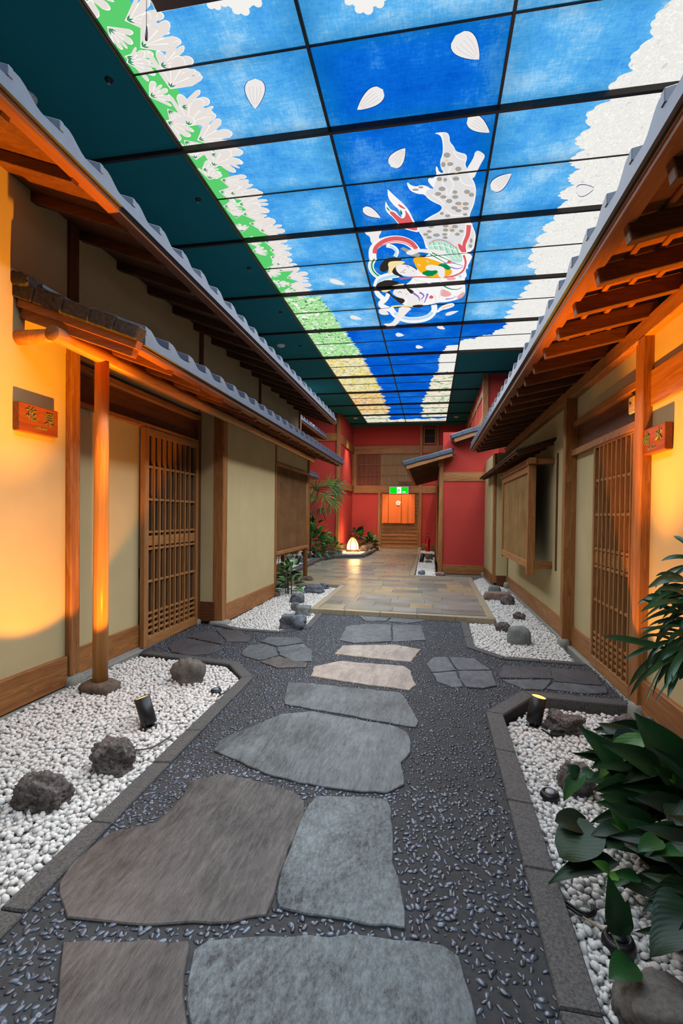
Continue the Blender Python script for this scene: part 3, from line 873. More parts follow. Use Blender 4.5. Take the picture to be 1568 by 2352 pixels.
part('case', plain('cream_plastic', (214, 190, 160), .4), dv, 1.315, 1.35, 3.56, 3.645, 1.908, 2.022, .006)
part('window', BLACKW, dv, 1.312, 1.316, 3.60, 3.625, 1.975, 1.985, .001)
part('button', plain('cream_button', (200, 176, 146), .4), dv, 1.312, 1.316, 3.592, 3.618, 1.945, 1.965, .001)

# hanging reed screen on the right house
hs = thing('hanging_reed_screen', (1.13, 6.85, .56), 'pale reed screen in a projecting wooden frame hung on the right wall', 'screen')
part('front_post', WD['Z'], hs, 1.078, 1.16, 5.80, 5.87, .555, 1.80)
part('front_post', WD['Z'], hs, 1.09, 1.15, 7.88, 7.95, .60, 1.80)
part('bottom_rail', WLT['Y'], hs, 1.085, 1.14, 5.87, 7.88, .625, .705)
part('top_rail', WD['Y'], hs, 1.072, 1.15, 5.74, 8.0, 1.80, 1.87)
part('inner_rail', WD['Y'], hs, 1.095, 1.14, 5.87, 7.88, 1.72, 1.80)
reeds(MB(), 1.118, -1, 5.87, 7.88, .70, 1.74, .012).build('reed_blind', REEDP, hs)
part('backing_board', WD['Z'], hs, 1.122, 1.135, 5.87, 7.88, .70, 1.74, .001)
part('side_rail', WD['X'], hs, 1.15, 1.345, 5.80, 5.86, .628, .711)
part('side_rail', WD['X'], hs, 1.15, 1.345, 7.88, 7.94, .628, .711)
part('bracket', WD['X'], hs, 1.06, 1.345, 5.77, 5.84, 1.80, 1.86)
part('bracket', WD['X'], hs, 1.06, 1.345, 7.90, 7.96, 1.80, 1.86)
part('wall_trim', WDK['Z'], hs, 1.33, 1.35, 5.60, 5.63, .628, 1.90)
sr = thing('lean_to_roof', (1.30, 7.7, 2.0), 'thin dark lean-to roof above the hanging reed screen', 'roof')
slab(sr, 'roof_board', WDK['X'], 1.35, 2.05, .94, 1.922, 5.75, 9.75, .014)
slab(sr, 'covering', KAWDK, 1.36, 2.068, .925, 1.936, 5.70, 9.80, .02)
for k in range(12):
    rafter(sr, WDK['X'], 1.34, 2.012, .965, 1.897, 5.82 + k * .34, .035, .032)
for k in range(9):
    MB().box(.95, .962, 7.0 + k * .17, 7.02 + k * .17, 1.918, 1.932, .001).build('copper_clip', plain('copper_clip_metal', (214, 150, 40), .3, .5, **{'Metallic': .8}), sr)

# ------------------------------------------------------------------ name boards
BRONZE = plain('verdigris_bronze', (132, 140, 84), .45, .5, nscale=90, var=.2, **{'Metallic': .35})
SIGNW = wood('sign_board_cedar', (112, 56, 28), (132, 70, 36), (148, 82, 44), axis='Y', rough=.4, scale=.5)
STROKES = {
 'hana': [[(.02, .80), (.98, .80)], [(.32, .98), (.34, .66)], [(.66, .98), (.62, .66)], [(.34, .62), (.22, .42), (.04, .26)], [(.24, .44), (.24, .02)],
          [(.90, .50), (.74, .38), (.54, .30)], [(.54, .64), (.54, .16), (.62, .06), (.84, .05), (.95, .10), (.96, .22)]],
 'mi': [[(.24, .95), (.24, .36)], [(.24, .94), (.78, .94), (.78, .36)], [(.26, .75), (.76, .75)], [(.26, .56), (.76, .56)], [(.24, .38), (.78, .38)],
        [(.42, .38), (.34, .18), (.06, .02)], [(.60, .38), (.60, .12), (.68, .04), (.86, .04), (.95, .08), (.97, .2)]],
 'kyoku': [[(.06, .70), (.06, .02)], [(.06, .70), (.94, .70), (.94, .02)], [(.35, .98), (.35, .04)], [(.65, .98), (.65, .04)], [(.06, .38), (.94, .38)], [(.06, .05), (.94, .05)]],
 'sui': [[(.52, .98), (.52, .06), (.40, .14)], [(.08, .66), (.38, .66), (.30, .40), (.04, .14)], [(.90, .80), (.72, .62), (.56, .54)], [(.55, .62), (.72, .32), (.98, .10)]]}
def kanji(parent, key, x, s, ya, za, w, h, flip):
    mb = MB()
    for st in STROKES[key]:
        pts = [Vector((ya + (-p[0] if flip else p[0]) * w, za + p[1] * h)) for p in st]
        n = len(pts)
        for i in range(n - 1):
            a, b = pts[i], pts[i + 1]
            d = (b - a).normalized(); nn = Vector((-d.y, d.x))
            horiz = abs(d.x) > abs(d.y) * 2.5
            w0 = .0028 if horiz else .0052
            w1 = w0 * (.6 if i == n - 2 and not horiz and n > 2 else 1)
            q = [a - d * .002 + nn * w0, b + d * .002 + nn * w1, b + d * .002 - nn * w1, a - d * .002 - nn * w0]
            V = [(x, p.x, p.y) for p in q] + [(x + s * .004, p.x, p.y) for p in q]
            mb.add(V, [(0, 1, 2, 3), (4, 5, 6, 7), (0, 1, 5, 4), (1, 2, 6, 5), (2, 3, 7, 6), (3, 0, 4, 7)])
    return mb.build('character', BRONZE, parent)
def flat_text(parent, txt, size, mw, mat, name='lettering'):
    cu = bpy.data.curves.new('lettering', 'FONT'); cu.body = txt; cu.size = size; cu.extrude = .0015; cu.align_x = 'CENTER'
    o = bpy.data.objects.new('tmp', cu); COL.objects.link(o)
    me = bpy.data.meshes.new_from_object(o.evaluated_get(bpy.context.evaluated_depsgraph_get()))
    bpy.data.objects.remove(o); bpy.data.curves.remove(cu)
    me.materials.clear(); me.materials.append(mat)
    return link(name, me, parent, mw)
sg = thing('name_board', (-2.49, 2.735, 1.78), 'wooden board lettered HANAMI with two bronze characters on the left wall', 'sign')
part('board', SIGNW, sg, -2.499, -2.452, 2.578, 2.893, 1.694, 1.870, .004)
kanji(sg, 'hana', -2.452, 1, 2.625, 1.768, .085, .078, False)
kanji(sg, 'mi', -2.452, 1, 2.772, 1.762, .085, .078, False)
flat_text(sg, 'HANAMI', .026, Matrix.Translation(Vector((-2.4515, 2.745, 1.724))) @ Matrix(((0, 0, 1, 0), (1, 0, 0, 0), (0, 1, 0, 0), (0, 0, 0, 1))), BRONZE)
sg = thing('name_board', (1.32, 3.18, 1.67), 'wooden board lettered KYOKUSUI with two bronze characters on the right wall', 'sign')
part('board', SIGNW, sg, 1.285, 1.329, 3.035, 3.33, 1.592, 1.748, .004)
kanji(sg, 'kyoku', 1.285, -1, 3.300, 1.652, .075, .070, True)
kanji(sg, 'sui', 1.285, -1, 3.150, 1.652, .085, .074, True)
flat_text(sg, 'KYOKUSUI', .022, Matrix.Translation(Vector((1.2845, 3.19, 1.617))) @ Matrix(((0, 0, -1, 0), (-1, 0, 0, 0), (0, 1, 0, 0), (0, 0, 0, 1))), BRONZE)
# ------------------------------------------------------------------ red walls at the far end
wb = struct('wall_back')
Y0 = 17.6
part('plaster_panel', REDPL, wb, -2.80, -1.83, Y0, Y0 + .1, .0, 2.06, .002)
part('plaster_panel', REDPL, wb, -.40, 1.2, Y0, Y0 + .1, .2, 2.3, .002)
part('plaster_panel', REDPL, wb, -2.80, -.34, Y0, Y0 + .1, 3.70, 4.5, .002)
part('plaster_panel', REDPL, wb, -.34, 2.0, Y0, Y0 + .1, 2.27, 4.5, .002)
part('wall_beam', WD['X'], wb, -2.75, -.36, Y0 - .04, Y0 + .1, 3.42, 3.71)
part('wall_beam', WD['X'], wb, -.30, .6, Y0 - .03, Y0 + .1, 3.44, 3.70)
part('wall_beam', WD['X'], wb, -2.75, .6, Y0 - .045, Y0 + .1, 2.02, 2.285)
part('plinth_board', WD['X'], wb, -.32, .25, Y0 - .02, Y0 + .05, .02, .24)
part('plinth_board', WD['X'], wb, -2.72, -1.84, Y0 - .02, Y0 + .05, .0, .24)
post(wb, -.40, -.31, Y0 - .06, Y0 + .05, .02, 4.42)
post(wb, .17, .25, Y0 - .05, Y0 + .05, 3.44, 4.42)
post(wb, -1.86, -1.765, Y0 - .06, Y0 + .05, .02, 2.05)
base_stone(wb, -.35, Y0 - .06, .16, .14, -.05, .10, 31)
base_stone(wb, -1.82, Y0 - .06, .16, .14, -.05, .08, 32)
# dark lattice window, high on the right
wn = struct('window_1', (0, Y0, 3.75))
part('window_frame', WD['X'], wn, -.27, .15, Y0 - .05, Y0, 3.745, 3.785)
part('window_frame', WD['X'], wn, -.27, .15, Y0 - .05, Y0, 4.28, 4.31)
part('window_frame', WD['Z'], wn, -.27, -.235, Y0 - .05, Y0, 3.785, 4.28)
part('window_frame', WD['Z'], wn, .12, .15, Y0 - .05, Y0, 3.785, 4.28)
part('pane', plain('dark_pane', (24, 28, 26), .7, .2), wn, -.235, .12, Y0 - .02, Y0 - .01, 3.785, 4.28, .001)
for k in range(7): part('lattice_bar', WDK['Z'], wn, -.19 + k * .045, -.183 + k * .045, Y0 - .035, Y0 - .02, 3.785, 4.28, .001)
part('lattice_bar', WDK['X'], wn, -.235, .12, Y0 - .037, Y0 - .022, 4.03, 4.04, .001)
# long lattice window over the door
wn = struct('window_2', (-1.5, Y0, 2.3))
part('screen_panel', wood('red_brown_panel', (112, 48, 34), (134, 60, 42), (150, 72, 50), axis='Z'), wn, -2.66, -1.78, Y0 + .04, Y0 + .06, 2.285, 3.42, .001)
part('screen_panel', wood('straw_panel', (146, 116, 76), (170, 138, 92), (188, 156, 108), axis='Z'), wn, -1.78, -.40, Y0 + .03, Y0 + .06, 2.285, 3.42, .001)
for k in range(44):
    x = -2.62 + k * .051
    m = WLT['Z'] if k % 3 == 0 else WD['Z']
    part('lattice_bar', m, wn, x, x + (.014 if k % 3 == 0 else .008), Y0 - .02, Y0 + .0, 2.285, 3.42, .001)
for z in (2.66, 3.04): part('lattice_rail', WLT['X'], wn, -2.66, -.40, Y0 - .012, Y0 + .006, z - .009, z + .009, .001)
part('window_frame', WD['Z'], wn, -2.81, -2.645, Y0 - .04, Y0 + .05, 2.285, 3.42)
for k in range(6):
    part('transom_slat', WD['Z'], wn, -1.10 + k * .13, -1.09 + k * .13, Y0 - .03, Y0 - .02, 2.30, 2.44, .001)
part('transom_board', WDK['X'], wn, -1.14, -.42, Y0 + .0, Y0 + .02, 2.30, 2.44, .001)
# the door at the end
d3 = struct('door_3', (-1.07, Y0, .02))
part('door_frame', WD['Z'], d3, -1.765, -1.725, Y0 - .03, Y0 + .05, .03, 2.02)
part('door_frame', WD['Z'], d3, -.44, -.40, Y0 - .03, Y0 + .05, .03, 2.02)
part('threshold', WLT['X'], d3, -1.75, -.40, Y0 - .06, Y0 + .05, .02, .115)
part('door_board', WD['X'], d3, -1.725, -.44, Y0 + .01, Y0 + .04, .115, 2.02, .001)
for k in range(15):
    z = .235 + k * .128
    part('door_slat', WD['X'], d3, -1.72, -.445, Y0 - .012, Y0 + .01, z, z + .022, .002)
MB().lathe([(0, .02), (.014, .02), (.016, .006), (.012, 0)], m=Matrix.Translation(Vector((-1.70, Y0 - .005, .94))) @ Matrix.Rotation(math.pi / 2, 4, 'X'), seg=12).build('door_pull', plain('pull_metal', (220, 214, 200), .3), d3)

# red walls to the left
wf = struct('wall_far_left')
YF = 15.2
part('plaster_panel', REDPL, wf, -5.6, -2.87, YF, YF + .1, 0, 4.45, .002)
part('wall_beam', WD['X'], wf, -5.6, -2.92, YF - .04, YF, 3.54, 3.79)
part('wall_beam', WD['X'], wf, -5.6, -2.92, YF - .04, YF, 2.09, 2.30)
post(wf, -2.93, -2.82, YF - .06, YF + .06, .02, 4.42)
ang = math.atan2(.14, Y0 - YF)
part('plaster_panel', REDPL, wf, -2.92, -2.80, YF + .05, Y0, 0, 4.45, .002)
part('wall_beam', WD['Y'], wf, -2.88, -2.77, YF + .06, Y0, 3.46, 3.74)
part('wall_beam', WD['Y'], wf, -2.88, -2.77, YF + .06, Y0, 2.06, 2.29)
part('plinth_board', WD['Y'], wf, -2.88, -2.78, YF + .06, Y0, .02, .24)
# the left side beyond the house
part('plaster_panel', PLAST, wf, -5.6, -5.5, 9.0, YF, 0, 4.45, .002)
part('plinth_board', WD['Y'], wf, -5.5, -5.46, 9.0, YF, .02, .5)
part('back_leg', WD['Z'], wf, -3.84, -3.74, 13.66, 13.76, .02, .9)
part('garden_board', WD['X'], wf, -5.4, -3.9, 13.9, 13.93, .05, .62)

# red block to the right with its own roof
wq = struct('wall_far_right')
YR = 10.42
part('plaster_panel', REDPL, wq, .24, 1.10, YR, YR + .1, .19, 1.95, .002)
part('plaster_panel', REDPL, wq, .24, 1.35, YR, YR + .1, 2.12, 2.95, .002)
part('wall_beam', WD['X'], wq, .235, 1.12, YR - .02, YR + .1, 1.935, 2.125)
part('plinth_board', WD['X'], wq, .235, 1.095, YR - .025, YR + .05, .015, .20)
MB().box(.2, 1.1, YR - .04, YR + .1, -.1, .0, .003).build('footing', CONC, wq)
part('red_sill', plain('dark_red_sill', (110, 24, 36), .6), wq, .24, 1.05, YR - .012, YR + .05, -.002, .02, .001)
post(wq, .165, .255, YR - .06, YR + .05, .02, 2.32)
part('purlin_end', WD['Y'], wq, .15, .26, YR - .13, YR + .2, 2.27, 2.42, .008)
base_stone(wq, .21, YR - .05, .20, .17, -.05, .055, 41, ROCK['red'])
part('plaster_panel', REDPL, wq, .20, .30, YR + .05, Y0, .2, 2.5, .002)
part('plinth_board', WD['Y'], wq, .185, .25, YR + .05, Y0, .02, .2)
part('door_panel', WD['Y'], wq, .165, .2, 12.6, 14.4, .05, 1.95)
part('wall_beam', WD['Y'], wq, .17, .25, YR + .05, Y0, 1.98, 2.16)
def small_roof(label, s, xw, zw, xe, ze, y0, y1, pitch, nr):
    t, zt = tiled_roof(label, s, y0, y1, pitch, y0, xw, zw, xe, ze, [y0 + .06 + (y1 - y0 - .12) * k / (nr - 1) for k in range(nr)], rw=.045, rh=.05, raf_mat=WDK['X'], extra_up=.02, boards=WDK['X'])
    sl = (ze - zw) / (xe - xw)
    n = 4
    for k in range(n):   # barge tiles on the near verge
        a, b = xe + (xw - xe) * k / n, xe + (xw - xe) * (k + 1) / n
        za, zb = zt + sl * (a - xe), zt + sl * (b - xe)
        if b < a: a, za, b, zb = b, zb, a, za
        L = math.hypot(b - a, zb - za); an = math.atan2(zb - za, b - a)
        m = Matrix.Translation(Vector((a, 0, za + .006 * (k % 2)))) @ Matrix.Rotation(-an, 4, 'Y')
        MB().box(-.015, L + .012, y0 - .05, y0 + .12, .0, .10, .018, m).build('barge_tile', KAWSL, t)
    slab(t, 'barge_board', WD['X'], xw, zw + .01, xe - s * .06, ze + .0, y0 - .02, y0 + .03, .075)
    return t
small_roof('low tiled roof leaning left from the red block, nearest its eave', -1, .42, 2.40, -.545, 2.15, 10.02, 15.6, .26, 15)
small_roof('upper tiled roof of the red block, against the far right wall', -1, 1.25, 2.93, .40, 2.68, 10.02, 12.6, .26, 8)
# red upper wall right of the ceiling
part('plaster_panel', REDPL, wq, 1.16, 1.26, 11.55, Y0, 2.4, 4.45, .002)
part('plaster_panel', REDPL, wq, 1.16, 3.2, 11.50, 11.56, 2.4, 4.45, .002)
for z0, z1 in ((3.98, 4.14), (3.30, 3.52)): part('wall_beam', WD['Y'], wq, 1.135, 1.17, 11.6, Y0, z0, z1)
part('wall_beam', WD['X'], wq, 1.2, 3.2, 11.47, 11.52, 3.42, 3.66)
post(wq, 1.12, 1.24, 11.44, 11.56, 2.5, 4.42)
for y in (13.0, 14.6, 16.2): post(wq, 1.135, 1.19, y, y + .09, 2.5, 4.42)
small_roof('small far tiled roof on the red wall, seen between the two left roofs', 1, -3.9, 3.66, -2.98, 3.36, 10.8, 14.0, .26, 9)
small_roof('tiny low tiled roof showing beside the end of the reed screen', 1, -3.6, 2.36, -2.88, 2.10, 11.2, 12.5, .26, 5)

# ------------------------------------------------------------------ ceiling
ce = struct('ceiling')
ZC = 4.43
BARY = [4.045 + 1.44 * k for k in range(-4, 10)]
BARY[-1] = 16.93
def ceil_panels(x0, x1, ya, yb):
    ys = [ya] + [y for y in BARY if ya < y < yb] + [yb]
    for a, b in zip(ys, ys[1:]):
        part('ceiling_panel', TEAL, ce, x0, x1, a + .012, b - .012, ZC - .02, ZC + .03, .004)
ceil_panels(-6.0, -2.215, -2.0, 18.0)
ceil_panels(.49, 3.4, 9.84, 18.0)
part('ceiling_panel', TEAL, ce, -2.215, .49, 16.96, 18.0, ZC - .02, ZC + .03, .004)
part('ceiling_panel', TEAL, ce, 1.85, 3.4, -2.0, 9.84, ZC - .02, ZC + .03, .004)
for y in BARY:
    part('ceiling_bar', BARS, ce, -6.0, 3.4 if y > 9.9 else 1.85, y - .015, y + .015, ZC - .056, ZC - .005, .003)
part('ceiling_cover', TEAL, ce, -6.0, 3.4, -2.0, 18.0, ZC + .06, ZC + .10, .001)

gl = thing('painted_glass_ceiling', (-.2, 7.0, ZC), 'backlit painted glass ceiling, blue sky with white blossom, petals and two flying women', 'skylight')
def pane_mat(name, lo, hi, bright, edge):
    t = NT(name)
    p = t.pos()
    a = t.noise(t.n('Mapping', {'Vector': p, 'Scale': (14, 60, 1)}), 1.0, 5, .7, .3)
    b = t.noise(t.n('Mapping', {'Vector': p, 'Scale': (70, 16, 1), 'Rotation': (0, 0, .5)}), 1.0, 4, .7)
    c = t.noise(p, 1.9, 3, .6)
    f = t.mix(.45, a, b); f = t.mix(.55, f, c)
    col = t.ramp(f, [(.34, C(*lo)), (.50, C(*hi)), (.68, C(*bright))])
    uv = t.n('TexCoord', out=2)
    s = t.n('SeparateXYZ', {0: uv}, out=0); s2 = t.n('SeparateXYZ', {0: uv}, out=1)
    def ed(v):
        d = t.n('Math', {0: v, 1: .5}, operation='SUBTRACT'); d = t.n('Math', {0: d}, operation='ABSOLUTE')
        return t.n('MapRange', {0: d, 1: .34, 2: .5, 3: 0.0, 4: 1.0}, clamp=True)
    e = t.n('Math', {0: ed(s), 1: ed(s2)}, operation='MAXIMUM')
    e = t.n('Math', {0: e, 1: edge}, operation='MULTIPLY')
    col = t.mix(e, col, C(8, 112, 168))  # rims tinted darker, light box falloff put into the pane colour
    return t.emit(col, 1.0)
PN_L = pane_mat('painted_pane_pale', (36, 138, 226), (92, 180, 240), (190, 230, 250), .45)
PN_C = pane_mat('painted_pane_deep', (0, 84, 198), (12, 112, 220), (92, 176, 240), .5)
PN_F = pane_mat('painted_pane_far', (0, 78, 196), (4, 92, 208), (34, 130, 226), .25)
def pane(x0, x1, y0, y1, mat):
    me = bpy.data.meshes.new('glass_pane')
    V = [(x0, y0, ZC), (x1, y0, ZC), (x1, y1, ZC), (x0, y1, ZC), (x0, y0, ZC + .006), (x1, y0, ZC + .006), (x1, y1, ZC + .006), (x0, y1, ZC + .006)]
    me.from_pydata(V, [], [(3, 2, 1, 0), (4, 5, 6, 7), (0, 1, 5, 4), (1, 2, 6, 5), (2, 3, 7, 6), (3, 0, 4, 7)])
    uv = me.uv_layers.new(name='UVMap')
    for lp in me.loops:
        v = V[lp.vertex_index]; uv.data[lp.index].uv = ((v[0] - x0) / (x1 - x0), (v[1] - y0) / (y1 - y0))
    me.materials.append(mat); me.update()
    link('glass_pane', me, gl)
COLX = [-2.2, -.873, .478, 1.83]
ROWY = []
for a, b in zip(BARY, BARY[1:]): ROWY += [(a, (a + b) / 2), ((a + b) / 2, b)]
for (a, b) in ROWY:
    for c in range(3):
        if c == 2 and a > 9.75: continue
        m = PN_F if a > 8.3 else (PN_C if c == 1 and a > 3.2 else PN_L)
        pane(COLX[c] + .008, COLX[c + 1] - .008, a + .006, b - .006, m)
for x in COLX:
    ye = 9.81 if x > 1 else 16.93
    part('mullion', BARS, gl, x - .011, x + .011, BARY[0], ye, ZC - .028, ZC - .001, .002)
for a, b in ROWY:
    part('glazing_bar', BARS, gl, -2.2, 1.83 if b < 9.8 else .478, b - .005, b + .005, ZC - .014, ZC - .002, .002)
part('edge_trim', plain('brass_edge', (120, 92, 40), .4), gl, -2.215, -2.2, BARY[0], 16.94, ZC - .03, ZC + .0, .002)
part('edge_trim', plain('brass_edge2', (120, 92, 40), .4), gl, .478, 1.84, 9.80, 9.83, ZC - .03, ZC + .0, .002)
part('edge_trim', plain('brass_edge3', (150, 112, 40), .4), gl, -2.2, .49, 16.92, 16.96, ZC - .03, ZC + .0, .002)

PAINTZ = [ZC - .0006]
def emi(name, rgb, k=1.0, outline=None):
    t = NT(name); return t.emit(C(*rgb), k)
def blossom_mat(name, base, line, scale, spots=None, amt=.0):
    t = NT(name)
    p = t.pos()
    q = t.n('VectorMath', {0: p, 1: t.n('VectorMath', {0: t.n('TexNoise', {'Vector': p, 'Scale': scale * .7, 'Detail': 2}, out=1), 'Scale': .16}, operation='SCALE')}, operation='ADD')
    v = t.n('TexVoronoi', {'Vector': q, 'Scale': scale}, feature='DISTANCE_TO_EDGE')
    col = t.ramp(v, [(.02, C(*line)), (.06, C(*base))])
    if spots:
        n = t.noise(p, scale * .8, 3, .6)
        for th, c in spots:
            col = t.mix(t.n('MapRange', {0: n, 1: th, 2: th + .02, 3: 0.0, 4: 1.0}), col, C(*c))
            n = t.noise(t.n('Mapping', {'Vector': p, 'Location': (7.1 * th * 10, 3.3, 1)}), scale * 1.1, 3, .6)
    return t.emit(col, 1.0)
BL_WHITE = blossom_mat('painted_blossom_white', (226, 220, 216), (255, 252, 248), 9)
BL_RIGHT = blossom_mat('painted_blossom_dense', (236, 234, 229), (252, 252, 248), 20, [(.64, (214, 214, 212))])
BL_GREEN = emi('painted_leaf_green', (92, 206, 112))
BL_DKGREEN = emi('painted_leaf_dark', (16, 132, 84))
BL_SPRING = blossom_mat('painted_spring_leaves', (150, 220, 136), (236, 246, 220), 14, [(.58, (250, 250, 244)), (.60, (24, 120, 80))])
BL_SUMMER = blossom_mat('painted_mixed_leaves', (236, 228, 176), (250, 240, 220), 12, [(.56, (236, 210, 60)), (.56, (130, 190, 110)), (.60, (232, 160, 140))])
BL_AUTUMN = blossom_mat('painted_autumn_leaves', (238, 206, 150), (252, 238, 214), 12, [(.54, (244, 204, 40)), (.58, (120, 176, 120)), (.58, (226, 130, 110))])
BL_PINE = blossom_mat('painted_pine_clouds', (236, 226, 204), (250, 244, 230), 7, [(.58, (150, 190, 140)), (.62, (60, 140, 90))])
def paint(name, mat, pts, dz=None, **k):
    """flat painted piece lying on the underside of the panes"""
    z = PAINTZ[0] if dz is None else ZC - dz
    return MB().sheet([(p[0], p[1], z) for p in pts]).build(name, mat, gl, **k)
def leafy_edge(pts, depth, lobes, seed):
    """turn a polyline into a scalloped blossom edge; lobes bulge to the left side of travel"""
    r = random.Random(seed); out = []
    P = [Vector(p) for p in pts]
    for a, b in zip(P, P[1:]):
        L = (b - a).length; k = max(1, round(L / lobes))
        n = Vector((-(b - a).y, (b - a).x)).normalized()
        for i in range(k):
            p, q = a.lerp(b, i / k), a.lerp(b, (i + 1) / k)
            big = depth * r.uniform(.5, 1.35); skew = r.uniform(-.25, .25)
            m = r.choice((3, 4, 5))
            for j in range(m):
                for t_, h in ((.08, .25), (.3, .9), (.5, 1.0), (.72, .85), (.95, .2)):
                    u = (j + t_) / m
                    env = math.sin(math.pi * min(1, max(0, u + skew * u * (1 - u)))) ** .7
                    out.append(p.lerp(q, u) + n * (big * (env * .75 + .25 * h * (.4 + .6 * env))))
    return out
# left blossom band, front to back: green leaves with overlapping white lilies
LB = [(-1.96, 1.0), (-1.95, 2.4), (-1.96, 3.4), (-1.98, 4.2), (-1.92, 5.2), (-1.90, 6.0), (-1.94, 7.15)]
e = leafy_edge(LB, -.05, .3, 1)
paint('painted_leaves', BL_GREEN, [(-2.2, 1.0)] + [tuple(p) for p in e] + [(-2.2, 7.15)], .0005)
LILY_LINE = emi('painted_lily_outline', (255, 252, 246)); LILY = emi('painted_lily', (231, 224, 219))
rl = random.Random(17)
def lily(x, y, ang, size, z):
    mb = MB(); nv = []
    n = rl.choice((4, 5, 5)); A = rl.uniform(.75, 1.05); ph = rl.uniform(0, 6)
    ext = [rl.uniform(.78, 1.08) for _ in range(n)]
    def outline(g):
        q = [(-.04 * size - g, 0)]
        for i in range(n):
            for k in range(7):
                u = (i + k / 7) / n; th = -A + 2 * A * u
                lob = math.sin(math.pi * k / 7)
                r = size * (.56 + .44 * ext[i] * lob ** .55) + g
                th += .10 * math.sin(3 * u * math.pi + ph)
                q.append((r * math.cos(th), r * math.sin(th)))
        th = A; r = size * .56 + g
        q.append((r * math.cos(th), r * math.sin(th)))
        ca, sa = math.cos(ang), math.sin(ang)
        return [(max(-2.199, x + px * ca - py * sa), y + px * sa + py * ca) for px, py in q]
    mb.sheet([(px, py, ZC - z) for px, py in outline(.007)])
    k0 = len(mb.f)
    mb.sheet([(px, py, ZC - z - .00002) for px, py in outline(-.001)]); nv.append((k0, len(mb.f)))
    for i in range(1, n):   # fold lines from the throat to each notch
        th = ang - A + 2 * A * i / n + rl.uniform(-.05, .05)
        th0 = ang + (th - ang) * .4
        p0 = (x + math.cos(th0) * size * .12, y + math.sin(th0) * size * .12); p2 = (x + math.cos(th) * size * .66, y + math.sin(th) * size * .66)
        d = Vector((p2[0] - p0[0], p2[1] - p0[1])).normalized() * .004
        mb.sheet([(max(-2.199, px), py, ZC - z - .00004) for px, py in ((p0[0] - d.y * .4, p0[1] + d.x * .4), (p2[0] - d.y, p2[1] + d.x), (p2[0] + d.y, p2[1] - d.x), (p0[0] + d.y * .4, p0[1] - d.x * .4))])
    me = mb.mesh('painted_lily', LILY_LINE); me.materials.append(LILY)
    for k0, k1 in nv:
        for f in range(k0, k1): me.polygons[f].material_index = 1
    link('painted_lily', me, gl)
    for s_ in (-.6, 0, .6):
        dx, dy = math.cos(ang + s_), math.sin(ang + s_)
        paint('painted_sepal', BL_DKGREEN, [(x, y), (x + dx * .022 - dy * .006, y + dy * .022 + dx * .006), (x + dx * .05, y + dy * .05), (x + dx * .022 + dy * .006, y + dy * .022 - dx * .006)], z + .0004)
yy, i = 1.1, 0
while yy < 7.0:
    z0 = .0006 + .00006 * (i % 9)
    lily(rl.uniform(-2.03, -1.94), yy + rl.uniform(-.03, .03), rl.uniform(-.9, .9), rl.uniform(.23, .33), z0)
    if rl.random() < .8: lily(rl.uniform(-2.19, -2.10), yy + rl.uniform(-.08, .08), rl.uniform(-1.4, 1.4), rl.uniform(.15, .23), z0 + .00005)
    yy += rl.uniform(.15, .20); i += 1
for (y0, y1, mat, x0, x1, sd, dp, lb) in ((7.1, 9.9, BL_SPRING, -1.70, -1.44, 2, -.07, .10), (9.9, 12.6, BL_SUMMER, -1.46, -1.34, 3, -.09, .12), (12.6, 15.4, BL_AUTUMN, -1.40, -1.38, 4, -.16, .5), (15.4, 16.92, BL_PINE, -1.52, -1.40, 5, -.14, .4)):
    ed = leafy_edge([(x0, y0), (x0 * .5 + x1 * .5, (y0 + y1) / 2), (x1, y1)], dp, lb, sd)
    paint('painted_leaves', mat, [(-2.2, y0)] + [tuple(p) for p in ed] + [(-2.2, y1)], .0006)
# right blossom band and its return along the back edge
RB = [(1.50, 1.2), (1.46, 2.6), (1.46, 3.4), (1.40, 3.9), (1.27, 4.4), (1.33, 4.9), (1.34, 5.35), (1.29, 5.7), (1.20, 6.35), (1.38, 6.95), (1.30, 7.6), (1.24, 8.2), (1.25, 8.8), (1.05, 9.08), (.75, 9.25), (.478, 9.38)]
e = leafy_edge(RB, .10, .24, 6)
paint('painted_blossom', BL_RIGHT, [(1.82, 1.2)] + [tuple(p) for p in e] + [(.478, 9.80), (1.82, 9.80)], .0006)
for (pts, mat, sd, dp, lb) in (([(.30, 9.5), (.16, 10.1), (.16, 11.2)], BL_RIGHT, 7, .06, .12), ([(.10, 11.2), (.0, 12.0), (-.02, 12.7)], BL_PINE, 8, .10, .35), ([(-.02, 12.7), (-.16, 13.6), (-.20, 14.2)], BL_PINE, 9, .12, .4), ([(-.20, 14.2), (-.22, 15.4), (-.28, 16.2)], BL_PINE, 10, .14, .5)):
    e = leafy_edge(pts, dp, lb, sd)
    paint('painted_cloud', mat, [(.47, pts[0][1])] + [tuple(p) for p in e] + [(.47, pts[-1][1])], .0006)
e = leafy_edge([(.47, 16.35), (-1.5, 16.4)], -.18, .5, 12)
paint('painted_cloud', BL_PINE, [(.47, 16.91)] + [tuple(p) for p in e] + [(-1.6, 16.91)], .0009)
# flowers at the near edge
FLW = emi('painted_flower_white', (244, 242, 238))
for (u, v, s_) in ((490, 2, .06), (522, -6, .07), (552, 10, .075), (582, -8, .07), (606, -22, .06), (838, 6, .08), (866, -6, .07), (812, -10, .07)):
    c = onz(u, v, ZC)
    q = []
    for k in range(40):
        th = 2 * math.pi * k / 40
        q.append((c.x + s_ * (.72 + .28 * abs(math.cos(2.5 * th))) * math.cos(th), c.y + s_ * (.72 + .28 * abs(math.cos(2.5 * th))) * math.sin(th)))
    paint('painted_flower', FLW, q, .0012)
